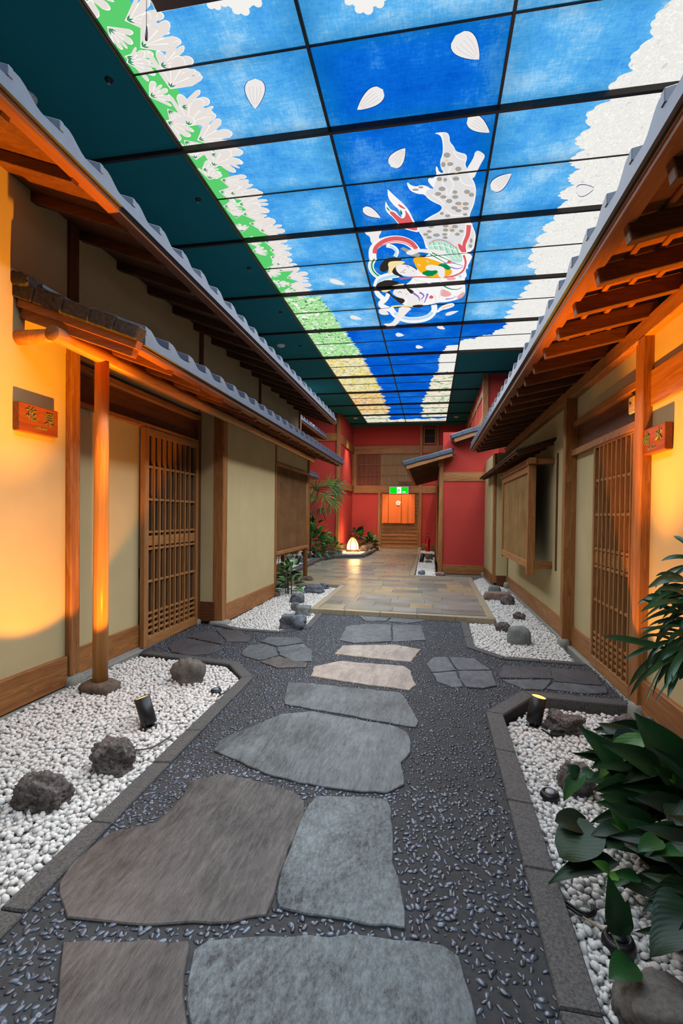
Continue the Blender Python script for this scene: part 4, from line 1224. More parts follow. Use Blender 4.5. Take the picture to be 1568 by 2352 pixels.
# drifting petals
PET = emi('painted_petal', (238, 234, 232)); INK = emi('painted_outline', (10, 40, 120)); VEIN = emi('painted_vein', (206, 204, 206))
PETALS = [(585, 180, 586, 250, 46), (879, 205, 820, 252, 40), (1046, 81, 1100, 136, 62), (1074, 270, 1124, 304, 36), (898, 383, 930, 340, 34), (1128, 436, 1174, 398, 30), (1322, 440, 1364, 432, 26), (833, 478, 874, 500, 20),
          (757, 643, 793, 654, 11), (803, 727, 831, 733, 9), (870, 712, 893, 722, 14), (1022, 723, 1053, 714, 8), (1003, 747, 1022, 756, 10), (908, 768, 928, 770, 9), (954, 796, 972, 798, 8)]
for (u0, v0, u1, v1, w) in PETALS:
    a, b = onz(u0, v0, ZC), onz(u1, v1, ZC)
    du, dv_ = u1 - u0, v1 - v0; L = math.hypot(du, dv_); nu, nv = -dv_ / L, du / L
    def pet(g, dz, mat, nm):
        q = []
        for sgn in (1, -1):
            for k in range(12):
                t = k / 12 if sgn == 1 else 1 - k / 12
                h = (math.sin(math.pi * t ** .62) ** .8 if 0 < t < 1 else 0) * w / 2 * sgn
                q.append(onz(u0 + du * t + nu * (h + g * sgn), v0 + dv_ * t + nv * (h + g * sgn), ZC))
        paint(nm, mat, [(p.x, p.y) for p in q], dz)
    if w > 16: pet(1.6, .0008, INK, 'petal_outline')
    pet(0, .0013, PET, 'painted_petal')
    if w > 28:
        for f in (-.28, -.1, .1, .28):
            q = []
            for sg_ in (.6, -.6):
                for t in ((.25, .4, .55, .7, .85) if sg_ > 0 else (.85, .7, .55, .4, .25)):
                    h = math.sin(math.pi * t ** .62) ** .8 * w * f + sg_
                    q.append(onz(u0 + du * t + nu * h, v0 + dv_ * t + nv * h, ZC))
            paint('petal_vein', VEIN, [(p.x, p.y) for p in q], .0018)
# the two flying women: flat painted shapes
cf = lambda pts: [(p.x, p.y) for p in (onz(800 + x / 4.48, 280 + y / 4.48, ZC) for x, y in pts)]
def smooth(pts, it=2):
    for _ in range(it):
        o = []
        for i in range(len(pts)):
            a, b = pts[i], pts[(i + 1) % len(pts)]
            o += [(a[0] * .75 + b[0] * .25, a[1] * .75 + b[1] * .25), (a[0] * .25 + b[0] * .75, a[1] * .25 + b[1] * .75)]
        pts = o
    return pts
PC = {k: emi('painted_' + k, v) for k, v in {'silk': (226, 224, 224), 'white': (248, 246, 246), 'grey': (164, 160, 154), 'red': (222, 96, 100), 'mint': (180, 226, 206), 'green': (0, 140, 74), 'gold': (248, 178, 34), 'ink': (48, 42, 40),
      'skin': (240, 236, 234), 'cream': (246, 224, 164), 'purple': (146, 112, 196), 'pale_blue': (182, 220, 242), 'pink': (238, 170, 170), 'peach': (240, 206, 160)}.items()}
DZ = [.0014]
def fig(name, col, pts, sm=2):
    DZ[0] += .00012
    paint(name, PC[col], cf(smooth(pts, sm) if sm else pts), DZ[0])
def ribbon(name, col, pts, w, wend=None):
    n = len(pts); a, b = [], []
    P = [Vector(p) for p in pts]
    Q = []
    for i in range(n - 1):
        p0, p1, p2, p3 = P[max(0, i - 1)], P[i], P[i + 1], P[min(n - 1, i + 2)]
        for k in range(6):
            t = k / 6
            Q.append(.5 * ((2 * p1) + (p2 - p0) * t + (2 * p0 - 5 * p1 + 4 * p2 - p3) * t * t + (3 * p1 - p0 - 3 * p2 + p3) * t ** 3))
    Q.append(P[-1]); n = len(Q)
    for i in range(n):
        d = (Q[min(n - 1, i + 1)] - Q[max(0, i - 1)]).normalized(); nn = Vector((-d.y, d.x))
        ww = w + ((wend or w) - w) * i / (n - 1)
        a.append(tuple(Q[i] + nn * ww / 2)); b.append(tuple(Q[i] - nn * ww / 2))
    DZ[0] += .00012
    mb = MB(); A, B = cf(a), cf(b)
    z = ZC - DZ[0]
    mb.add([(p[0], p[1], z) for p in A + B], [(i, i + 1, n + i + 1, n + i) for i in range(n - 1)])
    mb.build(name, PC[col], gl)
fig('painted_robe', 'white', [(875, 115), (935, 128), (962, 170), (972, 260), (968, 330), (943, 395), (948, 470), (985, 525), (935, 520), (908, 445), (895, 480), (908, 545), (870, 580), (825, 575), (815, 605), (848, 650), (880, 682), (855, 690), (800, 655), (740, 648), (700, 665), (640, 650), (602, 612), (606, 660), (640, 712), (720, 742), (780, 742), (820, 792), (890, 832), (950, 856), (964, 890), (930, 926), (850, 966), (780, 1010), (735, 1060), (712, 1085), (720, 1125), (768, 1190), (785, 1255), (800, 1310), (1000, 1360), (1200, 1360), (1280, 1320), (1304, 1250), (1310, 1170), (1292, 1100), (1250, 1020), (1242, 960), (1292, 850), (1314, 720), (1304, 640), (1278, 590), (1215, 470), (1200, 430), (1220, 380), (1212, 330), (1150, 315), (1102, 298), (1085, 250), (1042, 205), (1040, 150), (1020, 108), (960, 103)], 1)
fig('painted_robe', 'silk', [(960, 112), (1015, 120), (1030, 155), (1036, 210), (1078, 255), (1100, 306), (1150, 325), (1205, 340), (1208, 380), (1190, 430), (1208, 475), (1268, 595), (1294, 645), (1302, 720), (1280, 850), (1230, 960), (1240, 1025), (1280, 1105), (1296, 1170), (1292, 1250), (1268, 1310), (1000, 1330), (830, 1300), (790, 1240), (776, 1185), (730, 1125), (724, 1085), (750, 1060), (790, 1020), (860, 975), (940, 932), (975, 890), (958, 850), (896, 822), (830, 784), (786, 732), (820, 690), (880, 690), (890, 620), (930, 560), (1000, 535), (958, 470), (955, 395), (978, 330), (985, 260), (975, 165)], 1)
fig('painted_foot', 'skin', [(1215, 480), (1268, 400), (1292, 350), (1300, 308), (1335, 290), (1398, 330), (1402, 362), (1370, 415), (1330, 492), (1285, 590), (1230, 560)], 1)
for k in range(4): ribbon('painted_fold', 'grey', [(1318 + k * 20, 296 + k * 10), (1312 + k * 20, 318 + k * 10)], 3)
for pts in ([(1080, 300), (1130, 370), (1200, 390)], [(1060, 440), (1030, 540), (1080, 640), (1030, 760)], [(1140, 560), (1180, 630), (1290, 660)], [(960, 620), (1010, 700), (1000, 800)], [(860, 750), (940, 800), (990, 850)], [(1000, 900), (1080, 960), (1230, 950)], [(960, 1040), (1040, 1120), (1000, 1200)]):
    ribbon('painted_fold', 'white', pts, 9)
for (x, y, a, b) in [(1013, 338, 35, 27), (975, 435, 24, 27), (1047, 430, 32, 20), (1130, 480, 33, 24), (1105, 580, 35, 22), (963, 685, 37, 23), (922, 737, 33, 20), (977, 768, 33, 18), (1095, 718, 25, 19), (1098, 768, 32, 20), (1035, 810, 33, 22), (1220, 715, 32, 22), (1265, 745, 28, 22), (1130, 835, 33, 18), (1090, 880, 33, 20), (1205, 838, 33, 18), (1205, 885, 32, 18), (1130, 908, 32, 17), (850, 1070, 30, 18), (1000, 1065, 30, 18), (1095, 1072, 33, 18), (1000, 1107, 30, 17), (1065, 1110, 28, 16), (795, 1153, 28, 15), (830, 1122, 26, 14), (905, 1160, 36, 18), (990, 1152, 28, 14), (830, 1183, 28, 15), (995, 1185, 26, 15), (1160, 1118, 24, 15), (1120, 1150, 26, 16), (935, 580, 28, 22), (995, 588, 18, 20), (960, 935, 20, 16), (1020, 960, 28, 16), (1200, 945, 24, 14), (1255, 1270, 18, 20), (1262, 1215, 14, 26), (690, 690, 34, 12), (745, 665, 26, 12)]:
    fig('painted_dot', 'grey', [(x + a * math.cos(2 * math.pi * k / 14), y + b * math.sin(2 * math.pi * k / 14)) for k in range(14)], 0)
for (x, y) in ((1010, 390), (1115, 525), (1155, 862), (1045, 1085)):
    fig('painted_star', 'peach', [(x + (34 if k % 2 == 0 else 12) * math.cos(math.pi * k / 5), y + (24 if k % 2 == 0 else 9) * math.sin(math.pi * k / 5)) for k in range(10)], 0)
# red scarf, upper tail
fig('painted_scarf', 'white', [(403, 680), (422, 702), (480, 758), (560, 828), (622, 900), (652, 965), (690, 1040), (720, 1090), (722, 1132), (640, 1112), (560, 1087), (528, 1062), (468, 985), (393, 920), (375, 870), (383, 800), (402, 850), (440, 898), (484, 908), (520, 958), (548, 978), (540, 930), (508, 882), (478, 862), (418, 792), (403, 740)], 1)
fig('painted_scarf', 'red', [(412, 915), (460, 912), (512, 962), (562, 992), (592, 950), (578, 890), (620, 942), (660, 1020), (712, 1080), (702, 1115), (600, 1090), (540, 1060), (480, 990)], 1)
fig('painted_scarf', 'red', [(505, 830), (560, 860), (592, 890), (560, 885), (520, 862)], 1)
fig('painted_scarf', 'green', [(536, 890), (558, 930), (545, 955), (530, 910)], 1)
fig('painted_scarf', 'green', [(388, 858), (425, 898), (428, 915), (396, 890)], 1)
# hand and ring of scarf
fig('painted_hand', 'skin', [(160, 1105), (200, 1100), (230, 1112), (262, 1095), (342, 1090), (338, 1130), (308, 1170), (332, 1215), (270, 1262), (228, 1232), (222, 1172), (178, 1150)], 1)
ribbon('painted_scarf', 'white', [(250, 1400), (250, 1310), (300, 1250), (380, 1215), (480, 1200), (580, 1215), (660, 1262), (710, 1330)], 78)
ribbon('painted_scarf', 'red', [(268, 1345), (280, 1290), (330, 1240), (400, 1205), (490, 1192), (580, 1205), (650, 1240), (700, 1300)], 44)
ribbon('painted_scarf', 'red', [(330, 1270), (420, 1232), (500, 1225), (590, 1243), (650, 1280)], 8)
ribbon('painted_ribbon', 'white', [(265, 1385), (232, 1460), (248, 1530), (320, 1590), (450, 1605)], 66, 40)
ribbon('painted_ribbon', 'green', [(268, 1400), (240, 1460), (258, 1530), (330, 1585), (440, 1600)], 14)
ribbon('painted_ribbon', 'mint', [(250, 1410), (224, 1470), (240, 1540), (320, 1600)], 8)
ribbon('painted_ribbon', 'white', [(390, 1262), (460, 1280), (500, 1325), (480, 1378)], 40)
ribbon('painted_ribbon', 'pale_blue', [(420, 1270), (468, 1292), (492, 1330), (482, 1372)], 16)
ribbon('painted_ribbon', 'white', [(285, 1690), (310, 1620), (400, 1580), (520, 1560)], 64)
ribbon('painted_ribbon', 'pale_blue', [(300, 1670), (325, 1620), (400, 1592), (500, 1572)], 30)
ribbon('painted_ribbon', 'white', [(285, 1690), (300, 1760), (360, 1820), (330, 1860), (350, 1890), (440, 1930)], 50)
ribbon('painted_ribbon', 'white', [(410, 1760), (390, 1810), (350, 1850)], 44)
# lower bodies
fig('painted_robe', 'white', [(850, 1330), (1180, 1330), (1282, 1360), (1245, 1440), (1200, 1520), (1222, 1570), (1190, 1610), (1206, 1720), (1192, 1785), (1120, 1822), (1000, 1850), (930, 1850), (880, 1862), (800, 1882), (700, 1872), (600, 1892), (530, 1850), (560, 1690), (660, 1610), (720, 1480), (760, 1400)], 1)
fig('painted_skirt', 'mint', [(815, 1265), (860, 1215), (930, 1200), (1010, 1222), (1080, 1262), (1112, 1300), (1160, 1350), (1180, 1430), (1100, 1442), (1000, 1370), (900, 1335), (850, 1335), (825, 1290)], 1)
for k in range(5):
    ribbon('painted_check', 'white', [(850 + k * 60, 1215 + k * 14), (880 + k * 62, 1300 + k * 20), (960 + k * 50, 1400)], 6)
    ribbon('painted_check', 'green', [(866 + k * 60, 1215 + k * 14), (896 + k * 62, 1300 + k * 20)], 4)
ribbon('painted_check', 'white', [(830, 1270), (950, 1260), (1100, 1310)], 8)
ribbon('painted_hem', 'pale_blue', [(815, 1250), (870, 1195), (960, 1200), (1080, 1225)], 9)
ribbon('painted_hem', 'red', [(830, 1245), (880, 1210), (960, 1205), (1040, 1235), (1110, 1290)], 7)
ribbon('painted_scarf', 'white', [(1240, 1030), (1225, 1150), (1190, 1250), (1200, 1400), (1205, 1500)], 74, 50)
ribbon('painted_scarf', 'red', [(1238, 1050), (1228, 1150), (1190, 1250), (1198, 1330)], 50, 30)
fig('painted_scarf', 'red', [(1120, 1240), (1160, 1250), (1190, 1300), (1175, 1345), (1140, 1300)], 1)
ribbon('painted_scarf', 'red', [(1185, 1360), (1205, 1440), (1170, 1530), (1060, 1580), (900, 1590), (700, 1585), (530, 1608)], 22, 10)
fig('painted_kimono', 'gold', [(662, 1395), (730, 1368), (850, 1400), (960, 1440), (1030, 1480), (1068, 1520), (1060, 1560), (980, 1592), (830, 1592), (740, 1540), (700, 1490), (675, 1440)], 1)
fig('painted_sash', 'green', [(733, 1545), (860, 1500), (940, 1450), (990, 1440), (1060, 1490), (1020, 1522), (960, 1472), (922, 1540), (840, 1588)], 1)
for (x, y) in ((725, 1455), (815, 1420)):
    fig('painted_moon', 'silk', [(x - 20, y - 14), (x - 4, y + 14), (x + 26, y + 14), (x + 4, y + 2)], 1)
fig('painted_arm', 'skin', [(788, 1480), (830, 1455), (940, 1470), (992, 1492), (992, 1582), (960, 1602), (920, 1572), (918, 1512), (850, 1522), (800, 1512)], 1)
fig('painted_instrument', 'grey', [(533, 1295), (560, 1275), (640, 1310), (742, 1352), (720, 1382), (650, 1372), (580, 1320)], 0)
fig('painted_arm', 'skin', [(590, 1330), (640, 1300), (720, 1295), (860, 1300), (980, 1310), (1022, 1340), (960, 1356), (850, 1346), (760, 1330), (720, 1330), (650, 1362), (600, 1350)], 1)
for pts in ([(960, 1450), (1060, 1440), (1180, 1470)], [(1040, 1480), (1120, 1500), (1180, 1480)]): ribbon('painted_fold', 'purple', pts, 14, 4)
fig('painted_flower', 'red', [(1010, 1420), (1050, 1410), (1060, 1435), (1030, 1450)], 1)
for pts in ([(860, 1335), (960, 1380), (1100, 1440)], [(840, 1350), (930, 1400), (1000, 1440)]): ribbon('painted_fold', 'green', pts, 12, 4)
fig('painted_cloud', 'pale_blue', [(1130, 1550), (1160, 1560), (1165, 1595), (1135, 1590)], 1)
# heads
fig('painted_hair', 'ink', [(318, 1490), (340, 1440), (390, 1390), (470, 1380), (542, 1390), (547, 1420), (480, 1428), (424, 1440), (416, 1502), (370, 1537), (328, 1525)], 1)
fig('painted_hair', 'ink', [(470, 1450), (560, 1440), (680, 1480), (700, 1510), (640, 1480), (560, 1460), (500, 1490)], 1)
fig('painted_face', 'skin', [(478, 1505), (500, 1462), (560, 1450), (640, 1470), (702, 1510), (717, 1560), (690, 1577), (600, 1582), (520, 1562), (490, 1532)], 1)
fig('painted_hair', 'ink', [(440, 1500), (480, 1478), (502, 1540), (572, 1580), (540, 1584), (470, 1560), (445, 1530)], 1)
fig('painted_headdress', 'cream', [(403, 1440), (440, 1420), (570, 1418), (582, 1440), (520, 1460), (480, 1480), (460, 1502), (440, 1552), (398, 1558), (417, 1502)], 1)
for pts in ([(535, 1540), (560, 1530), (580, 1545)], [(590, 1470), (612, 1478), (622, 1492)], [(562, 1515), (590, 1510)]): ribbon('painted_line', 'ink', pts, 4)
ribbon('painted_lips', 'red', [(660, 1520), (672, 1528)], 6)
fig('painted_hair', 'ink', [(275, 1722), (285, 1660), (340, 1628), (420, 1612), (500, 1628), (522, 1645), (500, 1662), (440, 1682), (412, 1722), (470, 1790), (560, 1802), (587, 1832), (545, 1868), (500, 1832), (430, 1772), (396, 1735), (330, 1735)], 1)
fig('painted_face', 'skin', [(448, 1752), (480, 1702), (560, 1690), (622, 1710), (647, 1762), (622, 1802), (580, 1812), (500, 1792)], 1)
fig('painted_hair', 'ink', [(585, 1692), (640, 1708), (682, 1740), (650, 1765), (610, 1724)], 1)
fig('painted_headdress', 'cream', [(330, 1720), (400, 1690), (500, 1660), (580, 1650), (570, 1668), (470, 1690), (410, 1735), (360, 1745)], 1)
for pts in ([(510, 1745), (530, 1735), (548, 1748)], [(560, 1702), (580, 1712)]): ribbon('painted_line', 'ink', pts, 4)
ribbon('painted_lips', 'red', [(590, 1762), (604, 1756)], 6)
fig('painted_collar', 'skin', [(600, 1815), (650, 1770), (720, 1760), (770, 1800), (790, 1860), (690, 1880), (600, 1880)], 1)
for pts in ([(660, 1745), (720, 1790), (730, 1830)], [(730, 1740), (775, 1775), (745, 1815)], [(815, 1755), (800, 1800), (780, 1850)]): ribbon('painted_fold', 'purple', pts, 22, 6)
fig('painted_pattern', 'pink', [(950, 1700), (1050, 1740), (1062, 1772), (1000, 1792), (938, 1772)], 1)
fig('painted_pattern', 'pink', [(1100, 1800), (1182, 1728), (1202, 1760), (1150, 1812)], 1)
fig('painted_pattern', 'pink', [(1000, 1585), (1090, 1580), (1110, 1610), (1020, 1620)], 1)
fig('painted_pattern', 'red', [(820, 1800), (850, 1765), (880, 1790), (860, 1810)], 1)
ribbon('painted_fold', 'green', [(960, 1660), (1030, 1700), (1110, 1712), (1170, 1690)], 14, 4)
ribbon('painted_fold', 'purple', [(1000, 1812), (1060, 1805), (1110, 1780)], 12, 3)
for pts in ([(940, 1600), (960, 1700), (930, 1800)], [(700, 1620), (690, 1690), (740, 1740)], [(880, 1760), (900, 1820), (880, 1860)], [(660, 1600), (800, 1640), (930, 1660)]): ribbon('painted_fold', 'silk', pts, 8)
fig('painted_hair', 'ink', [(640, 1885), (700, 1868), (780, 1870), (760, 1895), (690, 1900)], 1)
# lower ribbon, arm, trailing end
ribbon('painted_ribbon', 'white', [(430, 1900), (480, 1970), (590, 2022), (720, 2025), (820, 1998), (880, 1935), (880, 1870)], 60)
ribbon('painted_ribbon', 'pale_blue', [(470, 1955), (590, 2012), (720, 2015), (820, 1988), (865, 1945)], 24)
fig('painted_arm', 'skin', [(520, 1885), (662, 1900), (602, 1952), (542, 2022), (492, 2082), (440, 2102), (380, 2085), (358, 2066), (440, 2062), (472, 2022), (512, 1952)], 1)
ribbon('painted_hem', 'cream', [(440, 1888), (540, 1880), (660, 1885)], 16)
fig('painted_ribbon', 'white', [(903, 1945), (940, 1890), (1020, 1858), (1082, 1850), (1094, 1882), (1022, 1912), (960, 1922), (920, 1952)], 1)
ribbon('painted_ribbon', 'peach', [(960, 1905), (1020, 1885), (1075, 1870)], 14)

# ceiling fittings
def sprinkler(x, y, z=ZC - .02, label=''):
    t = thing('sprinkler', (x, y, z), label, 'sprinkler')
    MB().lathe([(0, -.028), (.012, -.028), (.016, -.02), (.022, -.012), (.03, -.002), (.03, 0)], (x, y, z), 14).build('cover', METAL, t)
    MB().lathe([(0, -.034), (.010, -.034), (.012, -.028), (0, -.028)], (x, y, z), 10).build('deflector', CONC, t)
SPR = [(250, 186), (455, 460), (572, 617), (644, 718), (690, 795)]
NTH = ['nearest', 'second', 'third', 'fourth', 'fifth']
for i, (u, v) in enumerate(SPR):
    p = onz(u, v, ZC - .03); sprinkler(p.x, p.y, label='small round sprinkler on the teal ceiling, %s from the viewer' % NTH[i])
for nm, u, v, lab in (('downlight', 60, 222, 'white round downlight on the teal ceiling above the left eave'), ('downlight', 645, 793, 'small white smoke detector on the teal ceiling, beyond the left roof'), ('downlight', 816, 960, 'recessed lamp in the far left ceiling corner, by the red wall'), ('downlight', 1048, 957, 'recessed lamp in the far right ceiling corner')):
    p = onz(u, v, ZC - .02)
    MB().lathe([(0, -.03), (.05, -.03), (.075, -.012), (.078, 0)], p, 24).build(nm, plain('white_fitting', (214, 216, 212), .4), None, label=lab, cat='ceiling fitting')
bx = thing('ceiling_lamp_box', (-1.2, 2.64, 4.2), 'dark long box hanging under the glass ceiling at the top edge of the view', 'lamp box')
MB().box(-1.615, -.30, 2.45, 2.665, 4.11, 4.24, .012).build('case', METAL, bx)
MB().box(-1.60, -.31, 2.47, 2.62, 4.105, 4.12, .004).build('cover', METAL, bx)
for xx in (-1.4, -.5): MB().tube([(xx, 2.55, 4.24), (xx, 2.55, ZC - .02)], .008, 8).build('hanger', METAL, bx)
pc = thing('pull_cord', (-1.638, 2.6, 4.2), 'thin hanging pull cord with a dark weight, left of the hanging box', 'cord')
MB().tube([(-1.64, 2.6, 4.43), (-1.638, 2.6, 3.99)], .0018, 6).build('cord', METAL, pc)
MB().lathe([(0, -.045), (.007, -.04), (.009, 0), (.006, .038), (0, .042)], (-1.638, 2.6, 3.945), 10).build('weight', METAL, pc)
# ------------------------------------------------------------------ rocks
def rock(u0, v0, u1, v1, zg, kind, label, seed, depth=.8, rough=.28, boxy=.35, name='rock', sub=4, freq=1.3):
    """a rock standing on the ground zg whose picture box was read off the photograph"""
    f = onz((u0 + u1) / 2, v1, zg)
    d = (f - EYE).dot(FW)
    w = (u1 - u0) / F_PX * d
    dep = w * depth
    c = Vector((f.x, f.y + dep * .42, zg))
    d2 = (c - EYE).dot(FW)
    ztop = EYE.z + (PV - v0) / F_PX * d2 + (c - EYE - FW * d2).z * 0
    ztop = ony((u0 + u1) / 2, v0, c.y).z
    h = max(.03, ztop - zg)
    zb = zg - h * .35
    bm = bmesh.new(); bmesh.ops.create_icosphere(bm, subdivisions=sub, radius=1)
    o = Vector((seed * 7.3, seed * 1.9, seed * 3.7))
    for v in bm.verts:
        q = v.co.normalized(); k = max(abs(q.x), abs(q.y), abs(q.z))
        p = q.lerp(q / k, boxy)
        r = 1 + rough * noise.noise(q * freq + o) * 1.3 + rough * .55 * noise.noise(q * freq * 2.7 + o) + rough * .35 * noise.noise(q * freq * 7 + o)
        if kind == 'lava': r += rough * .40 * (abs(noise.noise(q * 5.5 + o)) - .25) + rough * .22 * noise.noise(q * 11 + o) + rough * .16 * noise.noise(q * 23 + o)
        v.co = p * r
    xs = [v.co.x for v in bm.verts]; ys = [v.co.y for v in bm.verts]; zs = [v.co.z for v in bm.verts]
    for v in bm.verts:
        v.co = Vector((((v.co.x - min(xs)) / (max(xs) - min(xs)) - .5) * w, ((v.co.y - min(ys)) / (max(ys) - min(ys)) - .5) * dep, (v.co.z - min(zs)) / (max(zs) - min(zs)) * (zg + h - zb) + (zb - zg)))
    me = bpy.data.meshes.new(name); bm.to_mesh(me); bm.free()
    for p in me.polygons: p.use_smooth = True
    me.materials.append(ROCK[kind])
    return link(name, me, None, Matrix.Translation(c), label=label, cat='rock')
rock(380, 1508, 463, 1574, -.02, 'river', 'smooth brown-grey rock with a groove on the left pebbles, near the path corner', 1, .6, .30, .3)
rock(183, 1693, 298, 1786, -.02, 'lava', 'rough dark lava rock on the left pebbles, the one with a cable behind', 2, .7, .30, .3, freq=1.3, sub=5)
rock(-6, 1762, 133, 1868, -.02, 'lava', 'dark pitted lava rock cut off at the left edge of the view', 3, .7, .28, .3, freq=1.3, sub=5)
rock(635, 1410, 699, 1450, -.02, 'blue', 'large blue-grey double rock nearest the left path kerb', 4, .7, .3, .4)
rock(664, 1382, 690, 1406, -.02, 'blue', 'small upright grey rock of a pair behind the large double rock', 5, .7, .3, .4)
rock(670, 1388, 712, 1418, -.02, 'grey', 'angular grey rock of a pair, its light flat top facing up', 6, .7, .25, .6)
rock(660, 1362, 699, 1387, -.02, 'blue', 'blue-grey rock in front of the green plant under the screen', 7, .7, .3, .4)
rock(690, 1341, 742, 1365, -.02, 'blue', 'wide craggy grey rock in the middle of the left far pebbles', 8, .6, .35, .4)
rock(731, 1338, 756, 1355, -.02, 'blue', 'small craggy grey rock next to the stone paving corner', 9, .7, .35, .4)
rock(686, 1322, 718, 1343, -.02, 'brown', 'dark rounded rock at the foot of the screen post', 10, .7, .25, .3)
rock(640, 1338, 662, 1352, -.02, 'brown', 'low dark stone behind the plant under the screen', 11, 1, .2, .3)
rock(674, 1277, 701, 1294, .05, 'blue', 'striped blue-grey rock seen under the reed screen, beyond the leg', 12, .7, .3, .3)
for i, (a, b, c_, d_, k, l) in enumerate(((716, 1266, 734, 1283, 'grey', 'grey rock at the foot of the big leafy bush, leftmost of its row'), (733, 1266, 750, 1279, 'brown', 'brown rock second from left along the foot of the leafy bush'), (749, 1265, 770, 1278, 'blue', 'dark angular rock in the middle of the row along the bush'), (765, 1264, 786, 1278, 'grey', 'grey rock ending the row along the bush, nearest the lantern'), (698, 1270, 715, 1284, 'grey', 'grey rock half hidden by the leg of the screen bay'), (824, 1252, 846, 1268, 'brown', 'brown rock right behind the glowing lantern'), (838, 1248, 858, 1264, 'brown', 'brown rock between lantern and end door, at the shrub'))):
    rock(a, b, c_, d_, .05, k, l, 20 + i, .8, .3, .35, sub=3)
rock(976, 1271, 994, 1287, .02, 'brown', 'dark craggy rock in front of the fire extinguisher', 30, .8, .35, .3, sub=3)
rock(975, 1286, 992, 1294, .02, 'river', 'small round brown stone on the narrow far right pebbles', 31, .8, .2, .2, sub=3)
rock(959, 1309, 976, 1322, .02, 'blue', 'black-blue rock at the near end of the narrow pebble bed', 32, .8, .3, .3, sub=3)
rock(967, 1272, 998, 1281, .02, 'brown', 'flat brown stone slab lying in front of the extinguisher', 33, .5, .1, .8, sub=3)
rock(1122, 1344, 1151, 1361, -.02, 'grey', 'flat rounded grey stone by the recessed right wall corner', 34, .8, .15, .4)
rock(1112, 1359, 1172, 1381, -.02, 'red', 'flat-topped reddish stone slab on the right pebbles', 35, .5, .12, .85)
rock(1150, 1364, 1183, 1392, -.02, 'lava', 'dark jagged rock leaning on the reddish slab', 36, .8, .35, .3)
rock(1179, 1404, 1208, 1426, -.02, 'lava', 'small dark lava rock alone on the right pebbles', 37, .8, .45, .2)
rock(1137, 1427, 1172, 1453, -.02, 'lava', 'purple-brown lava rock left of the round boulder', 38, .8, .35, .3)
rock(1167, 1436, 1221, 1484, -.02, 'grey', 'big smooth round grey boulder on the right pebbles', 39, .85, .12, .35)
rock(1250, 1636, 1352, 1692, -.065, 'lava', 'wrinkled lava rock beside the right spotlight', 40, .7, .30, .3, freq=1.4, sub=5)
rock(1412, 1640, 1515, 1735, -.065, 'lava', 'large dark lava rock against the right plinth, behind the leaves', 41, .8, .3, .4)
rock(1470, 1720, 1560, 1775, -.065, 'brown', 'low brown rock under the leaves at the right wall', 42, .7, .25, .3)
rock(1288, 1752, 1370, 1836, -.065, 'lava', 'purple-brown lava rock with a drooping leaf over it', 43, .8, .3, .4)
rock(1438, 2262, 1640, 2430, -.065, 'river', 'big grey-brown rock in the bottom right corner', 44, .8, .25, .3)

# ------------------------------------------------------------------ spotlights and garden fittings
LAMPHOT = NT('lamp_glow').emit(C(255, 206, 120), 1.6)
def spot_light(name, loc, to, power, col, angle, blend, size=.02):
    l = bpy.data.lights.new(name, 'SPOT'); l.energy = power; l.color = col; l.spot_size = math.radians(angle); l.spot_blend = blend; l.shadow_soft_size = size
    o = bpy.data.objects.new(name, l); COL.objects.link(o)
    o.location = loc
    o.rotation_euler = (Vector(to) - Vector(loc)).to_track_quat('-Z', 'Y').to_euler()
    return o
def spotlight(base, axis, r, L, label, zb, lit=True, stand=.05, name='garden_spotlight'):
    """cylindrical can tilted along axis on a little stirrup"""
    base = Vector(base); ax = Vector(axis).normalized()
    t = thing(name, (base.x, base.y, zb), label, 'spotlight')
    q = ax.to_track_quat('Z', 'Y').to_matrix().to_4x4()
    m = Matrix.Translation(base) @ q
    MB().lathe([(0, 0), (r * .93, 0), (r, r * .1), (r, L), (r * .95, L), (r * .92, L - .004)], m=m, seg=28).build('can', METAL, t)
    MB().lathe([(0, L - .004), (r * .92, L - .004)], m=m, seg=28).build('lamp_face', LAMPHOT if lit else CONC, t)
    side = ax.cross(Vector((0, 1, 0))).normalized()
    MB().tube([base + ax * L * .15 - Vector((0, r * 1.1, 0)), base + ax * L * .02 - Vector((0, r * 1.1, 0)) , Vector((base.x, base.y - r * .4, zb + .012))], .006, 8).build('stirrup', METAL, t)
    MB().lathe([(0, .018), (r * .8, .018), (r * 1.1, .010), (r * 1.15, -.02)], (base.x + ax.x * .02, base.y, zb), 20).build('base_plate', METAL, t)
    return t, base + ax * (L + .004), ax
ORANGE = (1.0, .355, .0)
t, tip, ax = spotlight((-1.552, 2.53, .005), (-.33, .03, .94), .043, .155, 'black cylindrical spotlight tilted to the left wall, on the white pebbles', -.02)
spot_light('left_spot', tip, Vector(tip) + Vector((-.95, .25, 1.42)), 115, ORANGE, 82, .2)
spot_light('left_spot_core', tip, Vector(tip) + Vector((-.78, .02, 2.9)), 820, ORANGE, 46, 1.0)
t, tip, ax = spotlight((.632, 3.11, -.035), (.18, .02, .98), .045, .16, 'black cylindrical spotlight tilted to the right wall, beside a wrinkled rock', -.065)
spot_light('right_spot', tip, Vector(tip) + Vector((.72, -.16, 1.45)), 55, ORANGE, 80, .15)
spot_light('right_spot_core', tip, Vector(tip) + Vector((.56, -.05, 2.4)), 720, ORANGE, 46, 1.0)
spotlight((-3.02, 10.9, .06), (.25, 0, .95), .06, .22, 'black spotlight under the reed screen at the far left', .045, False)
spotlight((-.215, 12.6, .03), (.18, 0, .95), .055, .24, 'small black spotlight on the narrow far right pebble bed', .02, False)
jb = thing('junction_box', (.72, 3.0, -.06), 'small black cable box lying by the right spotlight', 'cable box')
MB().box(.70, .775, 2.965, 3.0, -.065, -.035, .004).build('case', METAL, jb)
